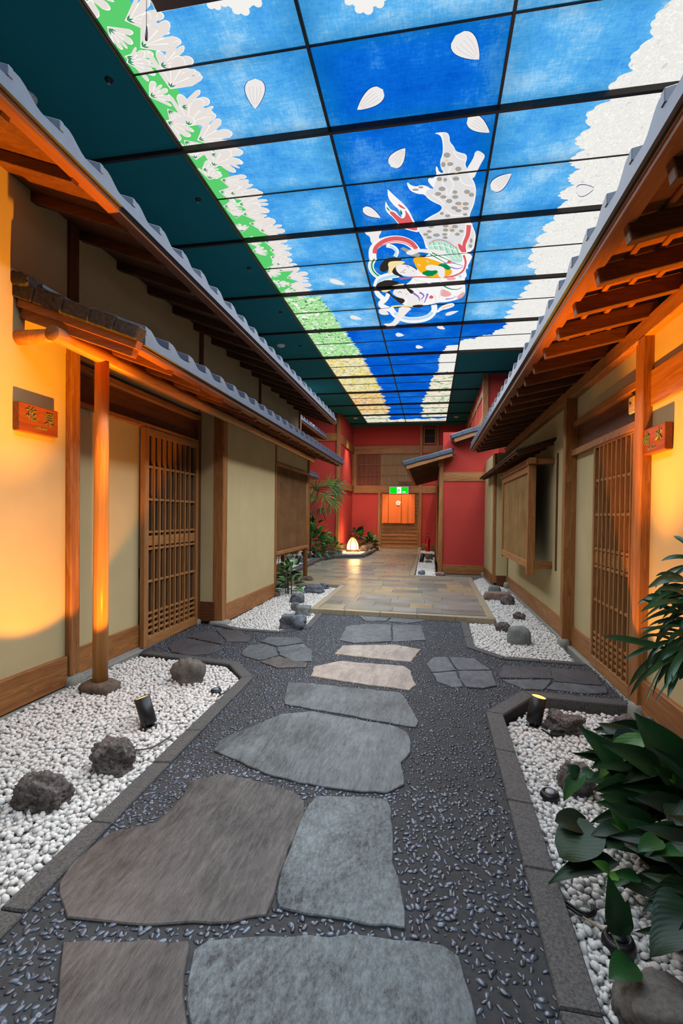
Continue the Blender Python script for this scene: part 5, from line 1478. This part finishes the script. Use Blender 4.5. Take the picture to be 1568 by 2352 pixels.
MB().tube([(.66, 3.03, -.045), (.70, 2.985, -.05), (.74, 2.985, -.05)], .006, 8).build('cable', METAL, jb)
def puck(u, v, r, z, label, disc):
    p = onz(u, v, z)
    t = thing('ground_light', p, label, 'ground light')
    MB().lathe([(r, -.03), (r, .012), (r * .86, .026), (r * .62, .028), (r * .6, .022), (0, .022)], p, 28).build('housing', METAL, t)
    MB().lathe([(0, .033), (r * .42, .033), (r * .48, .028), (r * .5, .02)], p, 24).build('lens', disc, t)
    MB().lathe([(r * .74, .027), (r * .72, .031), (r * .68, .027)], p, 28).build('ring', METAL, t)
puck(1262, 1832, .042, -.055, 'round black ground light with a pale centre on the right pebbles', plain('frosted_lens', (170, 172, 170), .4))
puck(1420, 2172, .046, -.055, 'round black ground light half under leaves at the bottom right', METAL)
puck(496, 1592, .040, -.018, 'flat black ground light near the left kerb corner', plain('clear_lens', (120, 140, 150), .2))
def cable(label, pts, r, mat, z):
    P = [onz(u, v, z) for u, v in pts]
    Q = []
    n = len(P)
    for i in range(n - 1):
        p0, p1, p2, p3 = P[max(0, i - 1)], P[i], P[i + 1], P[min(n - 1, i + 2)]
        for k in range(6):
            t = k / 6
            Q.append(.5 * ((2 * p1) + (p2 - p0) * t + (2 * p0 - 5 * p1 + 4 * p2 - p3) * t * t + (3 * p1 - p0 - 3 * p2 + p3) * t ** 3))
    Q.append(P[-1])
    MB().tube(Q, r, 8).build('cable', mat, None, label=label, cat='cable')
cable('thin grey cable running from the lava rock to the left kerb', [(288, 1720), (320, 1722), (350, 1716), (378, 1700), (392, 1690)], .004, plain('grey_cable', (70, 72, 74), .5), .004)
cable('short dark cable end by the left kerb corner', [(500, 1600), (520, 1588), (528, 1576)], .004, METAL, .004)
cable('black double cable loop on the lower right pebbles', [(1295, 2068), (1330, 2092), (1352, 2098), (1362, 2090), (1358, 2078)], .0045, METAL, -.038)
cable('second black cable lying inside the loop on the right pebbles', [(1298, 2078), (1330, 2100), (1356, 2104), (1367, 2094), (1364, 2080)], .0045, METAL, -.042)
cable('pale dry stick lying on the lower right pebbles', [(1338, 2106), (1370, 2126), (1405, 2148)], .0032, plain('dry_stick', (176, 152, 116), .7), -.035)

# lantern
def lantern_mat():
    t = NT('lantern_paper')
    p = t.n('TexCoord', out=3)
    z = t.n('SeparateXYZ', {0: p}, out=2)
    f = t.n('MapRange', {0: z, 1: .05, 2: .45, 3: 0.0, 4: 1.0})
    return t.emit(t.ramp(f, [(0, C(255, 240, 200)), (.5, C(255, 232, 170)), (1, C(255, 190, 96))]), 2.2)
lp = onz(808, 1268, .06)
LT = thing('garden_lantern', (lp.x, lp.y + .12, .06), 'glowing bud-shaped paper lantern on the far left pebbles', 'lantern')
lx, ly = lp.x, lp.y + .12
prof = [(.17, .06), (.185, .10), (.186, .16), (.172, .24), (.14, .32), (.095, .39), (.045, .445), (0, .465)]
link('shade', MB().lathe(prof, seg=24).mesh('shade', lantern_mat()), LT, Matrix.Translation(Vector((lx, ly, .06))))
for k in range(6):
    a = math.pi / 3 * k + .3
    MB().tube([(lx + (r + .004) * math.cos(a), ly + (r + .004) * math.sin(a), .06 + z) for r, z in prof], .010, 6).build('rib', WDK['Z'], LT)
MB().lathe([(.18, .055), (.192, .055), (.192, .075), (.18, .075)], (lx, ly, .06), 24).build('rim', WDK['X'], LT)
MB().lathe([(0, .045), (.21, .045), (.225, .03), (.225, -.03)], (lx, ly, .06), 6).build('wooden_base', WD['X'], LT)
l = bpy.data.lights.new('lantern_light', 'POINT'); l.energy = 22; l.color = (1, .55, .18); l.shadow_soft_size = .15
o = bpy.data.objects.new('lantern_light', l); COL.objects.link(o); o.location = (lx + .12, ly - .25, .38)
o2 = bpy.data.objects.new('lantern_light', l.copy()); o2.data.energy = 16; COL.objects.link(o2); o2.location = (lx - .05, ly + .28, .5)

# exit sign, door curtain
es = thing('exit_sign', (-1.108, 17.5, 2.11), 'green lit emergency exit sign with a white running figure over the end door', 'sign')
GLOW = NT('exit_green').emit(C(12, 226, 34), 1.0); WGLOW = NT('exit_white').emit(C(250, 255, 250), 1.5)
part('case', plain('sign_case', (220, 226, 220), .4), es, -1.448, -.768, 17.44, 17.53, 1.985, 2.245, .01)
part('face', GLOW, es, -1.425, -.79, 17.432, 17.442, 2.005, 2.225, .002)
part('doorway', WGLOW, es, -1.175, -1.03, 17.427, 17.433, 2.008, 2.222, .001)
def sheet_xz(nm, mat, pts, y): return MB().sheet([(p[0], y, p[1]) for p in pts]).build(nm, mat, es)
GDK = NT('exit_figure_green').emit(C(20, 170, 40), 1.0)
q0 = lambda pts: [(-1.175 + x * .145, 2.01 + z * .21) for x, z in pts]
sheet_xz('running_figure', GDK, q0([(.30, .62), (.62, .70), (.80, .52), (.74, .46), (.58, .58), (.52, .42), (.74, .28), (.66, .06), (.56, .08), (.60, .26), (.40, .36), (.34, .18), (.06, .12), (.05, .2), (.26, .27), (.38, .54), (.26, .5), (.14, .36), (.08, .42), (.2, .6)]), 17.4255)
sheet_xz('running_figure', GDK, q0([(.56 + .09 * math.cos(k * .63), .82 + .065 * math.sin(k * .63)) for k in range(10)]), 17.4255)
sheet_xz('arrow', WGLOW, [(-.99, 2.055), (-.93, 2.02), (-.93, 2.04), (-.87, 2.04), (-.87, 2.07), (-.93, 2.07), (-.93, 2.09)], 17.43)
l = bpy.data.lights.new('curtain_downlight', 'SPOT'); l.energy = 52; l.color = (1, .70, .42); l.spot_size = math.radians(58); l.spot_blend = .5; l.shadow_soft_size = .05
o = bpy.data.objects.new('curtain_downlight', l); COL.objects.link(o); o.location = (-1.1, 16.75, 2.6)
o.rotation_euler = (Vector((-1.1, 17.5, 1.5)) - Vector(o.location)).to_track_quat('-Z', 'Y').to_euler()
NOREN = plain('orange_linen', (246, 122, 60), .85, .15, nscale=300, var=.08)
nr = thing('door_curtain', (-1.12, 17.5, .95), 'orange split door curtain with a white five-petal crest', 'curtain')
MB().tube([(-1.78, 17.50, 1.985), (-.40, 17.50, 1.985)], .012, 10).build('rod', WDK['X'], nr)
edges = [-1.700, -1.475, -1.240, -1.010, -.780, -.548]
for k in range(5):
    a, b = edges[k], edges[k + 1] - (.012 if k in (0, 2) else .003)
    mb = MB(); N, M = 12, 14
    V = []
    for j in range(M + 1):
        for i in range(N + 1):
            u = i / N; w = j / M
            x = a + (b - a) * u + (.008 * w * math.sin(k * 2.1))
            y = 17.47 + .014 * math.sin(u * 6.28 * 1.3 + k * 1.7) * (.35 + .65 * w) + .006 * math.sin(w * 5 + k)
            V.append((x, y, 1.98 - w * (1.03 + .01 * math.sin(k * 3))))
    mb.add(V, [(j * (N + 1) + i, j * (N + 1) + i + 1, (j + 1) * (N + 1) + i + 1, (j + 1) * (N + 1) + i) for j in range(M) for i in range(N)], True)
    mb.build('cloth_panel', NOREN, nr)
CREST = plain('white_crest', (240, 228, 220), .8)
cx, cz = -1.125, 1.665
for k in range(5):
    a = math.pi / 2 + k * 2 * math.pi / 5
    pts = [(cx + .052 * math.cos(a) + .042 * math.cos(th), cz + .052 * math.sin(a) + .042 * math.sin(th)) for th in [j * math.pi / 8 for j in range(16)]]
    MB().sheet([(p[0], 17.446 - .0004 * k, p[1]) for p in pts]).build('crest_petal', CREST, nr)
MB().sheet([(cx + .02 * math.cos(k * .63), 17.4435, cz + .02 * math.sin(k * .63)) for k in range(10)]).build('crest_centre', NOREN, nr)

# the recessed lamps of the far corners, then an added garden fill
spot_light('corner_downlight_left', (-2.35, 16.2, ZC - .06), (-2.2, 16.6, 0), 330, (1, .78, .58), 70, .8, .04)
spot_light('corner_downlight_right', (.60, 16.2, ZC - .06), (-.3, 17.0, 0), 160, (1, .78, .58), 60, .8, .04)
spot_light('garden_fill', (-3.3, 12.0, ZC - .06), (-3.2, 12.8, 0), 520, (1, .93, .82), 60, .8, .04)  # no fitting here, lamp added to brighten the far bush
# fire extinguisher and stick
fx = thing('fire_extinguisher', (-.06, 16.55, .02), 'red fire extinguisher standing at the far right corner', 'extinguisher')
RED = plain('extinguisher_red', (186, 16, 30), .3, .5)
fxm = Matrix.Translation(Vector((-.07, 16.55, .02)))
MB().lathe([(0, 0), (.068, 0), (.072, .015), (.072, .40), (.062, .455), (.035, .49), (.022, .50)], m=fxm, seg=24).build('cylinder', RED, fx)
MB().box(-.142, -.125, 16.49, 16.53, .2, .3, .004).build('label_plate', plain('white_label', (226, 224, 220), .5), fx)
MB().lathe([(.022, .50), (.022, .56), (.012, .57), (.012, .60)], m=fxm, seg=14).build('valve', CONC, fx)
MB().box(-.12, -.03, 16.535, 16.565, .60, .615, .003).build('handle', METAL, fx)
MB().box(-.115, -.045, 16.535, 16.565, .64, .655, .003).build('lever', METAL, fx)
MB().tube([(-.07, 16.53, .56), (-.13, 16.50, .5), (-.148, 16.5, .3), (-.14, 16.5, .12)], .010, 8).build('hose', METAL, fx)
MB().tube([(.105, 16.45, .02), (.115, 16.5, .9), (.13, 16.55, 1.0)], .012, 8).build('stick', WLT['Z'], None, label='thin pale stick standing by the fire extinguisher', cat='stick')
dsh = thing('clay_dish', (-2.22, 8.0, .03), 'small reddish clay dish by the plant under the screen', 'dish')
pp = onz(675, 1345, -.02)
MB().lathe([(0, .0), (.05, 0), (.075, .05), (.085, .085), (.075, .082), (.065, .05), (0, .02)], pp, 20).build('bowl', plain('terracotta', (140, 70, 52), .7), dsh)

# ------------------------------------------------------------------ plants
def leaf_mat(name, dark, light, rough=.38, spec=.5):
    t = NT(name)
    p = t.pos(rand=9.0)
    n = t.noise(p, 9, 3)
    r = t.n('ObjectInfo', out=5)
    col = t.ramp(t.mix(.45, n, r), [(.25, C(*dark)), (.75, C(*light))])
    uv = t.n('TexCoord', out=2)
    w = t.n('TexWave', {'Vector': uv, 'Scale': 5.0, 'Distortion': 1.2, 'Detail': 2.0}, bands_direction='DIAGONAL')
    return t.bsdf(col, rough, t.bump(w, .12, .003), spec)
LEAF = leaf_mat('dark_green_leaf', (9, 30, 15), (26, 64, 30), .42, .35)
LEAF2 = leaf_mat('bright_green_leaf', (40, 92, 34), (88, 140, 52), .42, .4)
LEAFM = leaf_mat('bush_leaf', (40, 96, 42), (104, 164, 72), .38)
PALM = leaf_mat('palm_leaflet', (16, 52, 30), (52, 100, 60), .30, .6)
STEM = plain('plant_stem', (64, 92, 40), .6)
CANE = plain('palm_cane', (84, 72, 48), .8)
def leaf_mesh(name, mat, shape='lance', droop=.35, fold=.18, nl=9, nw=4):
    """unit leaf: length 1 along +x from the origin, half width .5 (scaled later), drooping in z"""
    V, UV = [], []
    for i in range(nl + 1):
        t = i / nl
        if shape == 'lance': w = math.sin(math.pi * t ** .75) ** .85 if 0 < t < 1 else 0
        elif shape == 'strap': w = min(1, t * 8) * min(1, (1 - t) * 5) if t < 1 else 0
        else: w = math.sin(math.pi * min(1, t * .9 + .1)) ** .55 if t < 1 else 0
        for j in range(nw + 1):
            s = j / nw * 2 - 1
            V.append((t - droop * .15 * t * t, s * w * .5, -droop * t * t + fold * abs(s) * w * .5 + .015 * math.sin(t * 9 + s * 2) * abs(s)))
            UV.append((t, s * .5 + .5))
    Fs = [(i * (nw + 1) + j, (i + 1) * (nw + 1) + j, (i + 1) * (nw + 1) + j + 1, i * (nw + 1) + j + 1) for i in range(nl) for j in range(nw)]
    me = bpy.data.meshes.new(name); me.from_pydata(V, [], Fs)
    uv = me.uv_layers.new(name='UVMap')
    for lp in me.loops: uv.data[lp.index].uv = UV[lp.vertex_index]
    me.polygons.foreach_set('use_smooth', [True] * len(Fs)); me.materials.append(mat); me.update()
    return me
LM = {'lance': leaf_mesh('leaf', LEAF), 'lance2': leaf_mesh('leaf', LEAF, droop=.15, fold=.3), 'bright': leaf_mesh('leaf', LEAF2, droop=.3), 'round': leaf_mesh('leaf', LEAF, 'round', .2, .12),
      'bush': leaf_mesh('leaf', LEAFM, 'lance', .25, .2, 5, 2), 'bushd': leaf_mesh('leaf', LEAF, 'lance', .25, .2, 5, 2), 'near': leaf_mesh('leaf', leaf_mat('mid_green_leaf', (18, 58, 28), (46, 100, 46), .42, .35), 'lance', .25, .2, 7, 4), 'bushl': leaf_mesh('leaf', LEAF2, 'lance', .3, .2, 5, 2)}
def place_leaf(parent, key, base, tip, width, roll=0.0, name='leaf', up=None):
    b, t = Vector(base), Vector(tip)
    x = (t - b); L = x.length; x.normalize()
    up = up or (Vector((0, 0, 1)) if abs(x.z) < .95 else Vector((0, 1, 0)))
    y = up.cross(x).normalized(); z = x.cross(y)
    R = Matrix((x, y, z)).transposed()
    R = R @ Matrix.Rotation(roll, 3, 'X')
    m = Matrix.Translation(b) @ R.to_4x4() @ Matrix.Diagonal((L, width, L, 1))
    return link(name, LM[key], parent, m)
def blade(parent, mat, pts, w, name='leaflet', fold=.25, normal=None):
    """a strap leaf along a quadratic through three points"""
    p0, p1, p2 = (Vector(p) for p in pts)
    V, N = [], 9
    for i in range(N + 1):
        t = i / N
        c = p0 * (1 - t) ** 2 + p1 * 2 * t * (1 - t) + p2 * t * t
        d = (2 * (1 - t) * (p1 - p0) + 2 * t * (p2 - p1)).normalized()
        side = d.cross(normal or Vector((0, 0, 1)))
        side = side.normalized() if side.length > .05 else Vector((0, 1, 0))
        nn = side.cross(d).normalized()
        ww = w * .5 * min(1, .35 + t * 3) * (1 if t < .7 else max(.03, 1 - ((t - .7) / .3) ** 1.6))
        V += [c - side * ww + nn * ww * fold, c, c + side * ww + nn * ww * fold]
    Fs = []
    for i in range(N):
        a = i * 3; Fs += [(a, a + 3, a + 4, a + 1), (a + 1, a + 4, a + 5, a + 2)]
    return MB().add(V, Fs, True).build(name, mat, parent)

# lady palm at the right edge
lpm = thing('lady_palm', (1.13, 2.22, -.06), 'dark green lady palm at the right edge, long leaflets over the lattice door', 'palm')
rr2 = random.Random(11)
MB().tube([(1.10, 2.25, -.07), (1.09, 2.24, .4), (1.07, 2.22, .80)], [.012, .011, .008], 8).build('cane', CANE, lpm)
MB().tube([(1.16, 2.1, -.07), (1.15, 2.1, .5), (1.12, 2.12, 1.0)], [.012, .011, .008], 8).build('cane', CANE, lpm)
def pxy(u, v, y): return ony(u, v, y)
LEAFLETS = [  # root (u,v), bend (u,v), tip (u,v), width m
 ((1590, 1262), (1568, 1238), (1546, 1231), .020), ((1600, 1290), (1560, 1268), (1517, 1289), .020), ((1592, 1300), (1530, 1300), (1504, 1351), .018), ((1600, 1296), (1545, 1310), (1512, 1365), .015),
 ((1580, 1405), (1540, 1380), (1515, 1352), .036), ((1560, 1388), (1520, 1368), (1484, 1368), .026), ((1568, 1408), (1520, 1392), (1473, 1376), .018), ((1580, 1370), (1520, 1380), (1479, 1419), .012),
 ((1582, 1385), (1520, 1398), (1469, 1434), .012), ((1530, 1490), (1460, 1470), (1382, 1461), .030), ((1555, 1470), (1490, 1480), (1431, 1517), .020), ((1575, 1480), (1490, 1500), (1443, 1578), .026),
 ((1560, 1500), (1480, 1530), (1446, 1600), .018), ((1575, 1460), (1520, 1500), (1492, 1546), .026), ((1560, 1480), (1500, 1440), (1462, 1475), .014), ((1545, 1470), (1490, 1480), (1484, 1548), .016),
 ((1560, 1500), (1540, 1520), (1526, 1582), .024), ((1560, 1505), (1552, 1530), (1543, 1570), .020), ((1570, 1500), (1540, 1500), (1510, 1570), .018), ((1575, 1440), (1510, 1430), (1470, 1460), .014),
 ((1590, 1430), (1530, 1410), (1487, 1440), .013), ((1590, 1420), (1540, 1425), (1503, 1478), .014), ((1590, 1440), (1548, 1440), (1520, 1500), .014), ((1600, 1480), (1560, 1500), (1535, 1548), .022),
 ((1600, 1500), (1575, 1530), (1560, 1562), .026), ((1590, 1340), (1545, 1345), (1513, 1390), .014), ((1600, 1360), (1555, 1380), (1520, 1422), .016), ((1590, 1400), (1550, 1410), (1512, 1445), .012), ((1600, 1455), (1550, 1460), (1505, 1520), .016),
 ((1530, 1520), (1510, 1550), (1498, 1600), .006), ((1520, 1530), (1500, 1560), (1480, 1620), .006), ((1560, 1520), (1530, 1570), (1500, 1620), .007), ((1600, 1400), (1580, 1420), (1560, 1450), .03), ((1600, 1470), (1580, 1480), (1566, 1520), .03)]
for i in range(34):
    ru, rv = rr2.uniform(1568, 1610), rr2.uniform(1330, 1510)
    an = rr2.uniform(2.5, 4.3) if i % 3 else rr2.uniform(1.7, 2.6)
    L_ = rr2.uniform(70, 125)
    tu, tv = ru + L_ * math.cos(an), rv + abs(L_ * math.sin(an)) * (.9 if i % 2 else .4) - (18 if i % 4 == 0 else 0)
    LEAFLETS.append(((ru, rv), ((ru + tu) / 2 - 4, (rv + tv) / 2 - 22), (tu, tv), rr2.uniform(.012, .03)))
for i, (a, b, c_, w) in enumerate(LEAFLETS):
    yr, yt = 2.2 + rr2.uniform(-.03, .03), 2.2 + rr2.uniform(-.14, .10)
    blade(lpm, PALM, (pxy(*a, yr), pxy(*b, (yr + yt) / 2), pxy(*c_, yt)), w, normal=Vector((-.35, -.75, .55)))

# broad-leaved clump, bottom right
ll = thing('broad_leaf_plant', (.95, 1.85, -.06), 'broad-leaved dark green plant clump at the lower right edge', 'plant')
BIG = [  # key, base(u,v,y), tip(u,v,y), width
 ('lance', (1512, 1872, 1.95), (1384, 1684, 1.88), .115, .5), ('lance', (1590, 1810, 1.95), (1492, 1660, 1.9), .13, -.3), ('bright', (1490, 1690, 2.0), (1357, 1762, 1.95), .075, .7), ('lance2', (1470, 1690, 2.02), (1400, 1720, 2.0), .08, .2),
 ('lance2', (1512, 1832, 1.9), (1372, 1800, 1.82), .10, .35), ('lance2', (1500, 1826, 1.9), (1385, 1812, 1.8), .06, -.9), ('bush', (1345, 1775, 1.9), (1284, 1830, 1.86), .05, .6), ('bush', (1338, 1778, 1.9), (1364, 1770, 1.9), .035, .2), ('bush', (1330, 1780, 1.9), (1305, 1758, 1.9), .04, .2),
 ('round', (1370, 1905, 1.72), (1278, 1952, 1.66), .125, .8), ('round', (1350, 1892, 1.76), (1280, 1876, 1.72), .07, .6), ('lance', (1420, 1980, 1.7), (1266, 1988, 1.62), .06, .7), ('bright', (1470, 1730, 1.98), (1480, 1704, 1.98), .04, .4),
 ('lance', (1450, 1860, 1.8), (1398, 1822, 1.76), .05, .3), ('bush', (1430, 1860, 1.8), (1375, 1838, 1.78), .03, .2), ('lance', (1500, 1930, 1.75), (1420, 1850, 1.72), .09, .2), ('lance', (1540, 1980, 1.7), (1440, 1880, 1.68), .09, .4),
 ('bright', (1440, 1915, 1.7), (1412, 1870, 1.68), .022, .2), ('bright', (1445, 1920, 1.7), (1420, 1890, 1.66), .02, .9), ('lance', (1440, 1905, 1.72), (1365, 1900, 1.68), .05, .5), ('lance', (1430, 1930, 1.7), (1378, 1932, 1.66), .045, .5),
 ('bush', (1520, 1930, 1.55), (1468, 1942, 1.5), .045, .4), ('bush', (1590, 1955, 1.55), (1500, 1950, 1.5), .035, .5), ('lance', (1425, 2150, 1.4), (1412, 2050, 1.36), .055, 1.2), ('bush', (1420, 2145, 1.4), (1440, 2080, 1.38), .04, .9),
 ('lance', (1600, 2100, 1.4), (1490, 2160, 1.32), .085, .7), ('lance', (1600, 2080, 1.42), (1500, 2120, 1.36), .10, .4), ('bush', (1460, 2215, 1.36), (1405, 2230, 1.3), .06, .5), ('lance', (1600, 2040, 1.5), (1490, 2060, 1.42), .06, .4),
 ('lance', (1570, 1840, 1.85), (1500, 1812, 1.8), .045, .8), ('lance', (1590, 1880, 1.8), (1490, 1820, 1.75), .07, .3), ('lance2', (1540, 1800, 1.9), (1508, 1760, 1.88), .05, .7), ('bright', (1550, 1800, 1.9), (1526, 1762, 1.9), .02, 0), ('lance2', (1560, 1790, 1.95), (1535, 1765, 1.95), .04, .4),
 ('bush', (1470, 2020, 1.55), (1410, 2000, 1.5), .03, .4), ('bush', (1450, 2010, 1.55), (1400, 2030, 1.5), .03, .4), ('bushl', (1400, 2000, 1.5), (1370, 1978, 1.48), .025, .3), ('bushl', (1420, 2015, 1.5), (1395, 2010, 1.48), .02, .3)]
for key, b, t_, w, roll in BIG:
    place_leaf(ll, 'near' if key == 'bush' else key, pxy(*b), pxy(*t_), w * 1.2, roll * .35, up=Vector((-.35, -.6, .7)))
r3 = random.Random(21)
for i in range(190):
    bx_, by_ = r3.uniform(.78, 1.2), r3.uniform(1.25, 2.25)
    h = r3.uniform(.0, .30)
    base = Vector((bx_, by_, h))
    a = r3.uniform(2.2, 4.6)
    L = r3.uniform(.14, .30)
    tip = base + Vector((math.cos(a) * L, math.sin(a) * L * .7, r3.uniform(-.05, .14)))
    if tip.x < .56: continue
    place_leaf(ll, r3.choice(('lance', 'lance', 'lance2', 'bushd')), base, tip, r3.uniform(.04, .095), r3.uniform(-.5, .5), up=Vector((-.3, -.5, .7)))
for i in range(120):
    base = Vector((r3.uniform(.74, 1.15), r3.uniform(1.15, 1.75), r3.uniform(-.03, .16)))
    a = r3.uniform(2.0, 4.8); L = r3.uniform(.12, .26)
    tip = base + Vector((math.cos(a) * L, math.sin(a) * L * .7, r3.uniform(-.05, .10)))
    if tip.x < .60 + .10 * (1.8 - tip.y): continue
    place_leaf(ll, r3.choice(('lance', 'bushd', 'lance2', 'bushd', 'near')), base, tip, r3.uniform(.03, .08), r3.uniform(-.5, .5), up=Vector((-.3, -.5, .7)))
for i in range(22):
    x, y = r3.uniform(.72, 1.1), r3.uniform(1.3, 2.1)
    MB().tube([(x + .08, y, -.07), (x + .03, y, .08), (x, y, r3.uniform(.1, .25))], .0035, 6).build('leaf_stalk', STEM, ll)
cable('thin vine stem hanging over the lower right pebbles', [(1408, 2150), (1425, 2190), (1445, 2240), (1462, 2285)], .003, STEM, .0)

# garden bushes
def bush(label, c, rad, n, size, keys, seed, name='bush', stems=5):
    t = thing(name, (c[0], c[1], c[2]), label, 'plant')
    r = random.Random(seed)
    for i in range(stems):
        a = r.uniform(0, 6.28)
        MB().tube([(c[0] + .05 * math.cos(a), c[1] + .05 * math.sin(a), c[2] - .05), (c[0] + rad[0] * .4 * math.cos(a), c[1] + rad[1] * .4 * math.sin(a), c[2] + rad[2] * .9)], .008, 6).build('stem', CANE, t)
    for i in range(n):
        th, ph = r.uniform(0, 6.28), math.acos(r.uniform(-.2, 1))
        k = r.uniform(.55, 1.0)
        d = Vector((math.sin(ph) * math.cos(th), math.sin(ph) * math.sin(th), math.cos(ph)))
        b = Vector((c[0] + d.x * rad[0] * k, c[1] + d.y * rad[1] * k, c[2] + rad[2] * (.25 + d.z * k * .8)))
        if b.z < c[2]: continue
        dirn = (d + Vector((r.uniform(-.6, .6), r.uniform(-.6, .6), r.uniform(-.3, .5)))).normalized()
        L = size * r.uniform(.7, 1.3)
        place_leaf(t, r.choice(keys), b, b + dirn * L, L * r.uniform(.36, .5), r.uniform(-.6, .6))
    return t
bush('large glossy green bush at the far left in front of the red wall', (-3.12, 12.5, .05), (.56, .55, .98), 300, .20, ('bush', 'bush', 'bushl', 'bushd'), 1)
bush('low yellow-green bush left of the glowing lantern', (-2.82, 13.6, .05), (.36, .4, .50), 120, .16, ('bush', 'bushl'), 2)
bush('dark shrub in the red corner behind the lantern', (-2.48, 16.75, .05), (.26, .30, .72), 80, .20, ('bushd', 'bush', 'bushd'), 3)
bush('dark spreading shrub beside the end door frame', (-1.98, 16.35, .05), (.18, .24, .48), 50, .24, ('bushd', 'bushd', 'bush'), 4)
bush('leafy green plant under the near end of the reed screen', (-2.12, 7.25, -.02), (.13, .30, .50), 90, .13, ('bush', 'bushd', 'bushl'), 5)
bush('small leafy plant seen through the open bay under the screen', (-3.3, 10.2, .05), (.25, .4, .35), 40, .13, ('bush', 'bushl'), 6)
fp = thing('fan_palm', (-3.35, 13.2, .05), 'tall lady palm with fanned leaves before the far red wall', 'palm')
r4 = random.Random(4)
FANS = [((725, 1128), .42, 1.2), ((742, 1140), .46, -.4), ((752, 1113), .40, .3), ((768, 1112), .40, -.5), ((729, 1150), .44, 2.2), ((760, 1150), .40, -.9), ((735, 1168), .36, -1.4), ((716, 1142), .36, 2.6), ((772, 1128), .3, -.7)]
for i, ((u, v), L, a0) in enumerate(FANS):
    c = ony(u, v, 13.1 + .05 * i)
    bx_ = -3.35 + r4.uniform(-.12, .12)
    MB().tube([(bx_, 13.2, .03), (bx_ + .02, 13.2, c.z * .55), ((bx_ + c.x) / 2, 13.2, c.z - .12), c], [.012, .011, .007, .005], 6).build('cane', CANE, fp)
    for k in range(9):
        a = a0 + (k - 4) * .33
        d = Vector((math.cos(a), r4.uniform(-.3, .3), math.sin(a)))
        tip = c + d * L * r4.uniform(.8, 1.1) + Vector((0, 0, -.08))
        blade(fp, LEAFM if i % 3 else PALM, (c, c + d * L * .55 + Vector((0, 0, .04)), tip), .024, normal=Vector((0, -1, .25)))
# stone edging of the far garden
EDG = [(655, 1325), (700, 1307), (735, 1289), (765, 1283), (800, 1281), (838, 1280), (856, 1271), (870, 1262)]
for i in range(len(EDG) - 1):
    a, b = onz(*EDG[i], .05), onz(*EDG[i + 1], .05)
    d = (b - a); n = Vector((-d.y, d.x, 0)).normalized()
    k = 2 if d.length > .8 else 1
    for j in range(k):
        p, q = a + d * ((j + .02) / k), a + d * ((j + .98) / k)
        rp = rough_poly([(p.x, p.y), (q.x, q.y), (q.x + n.x * .14, q.y + n.y * .14), (p.x + n.x * .14, p.y + n.y * .14)], .1, .012, 60 + i)
        MB().prism(rp, -.05, .13 + .01 * (i % 2), .02).build('edging_stone', KERB, floor)
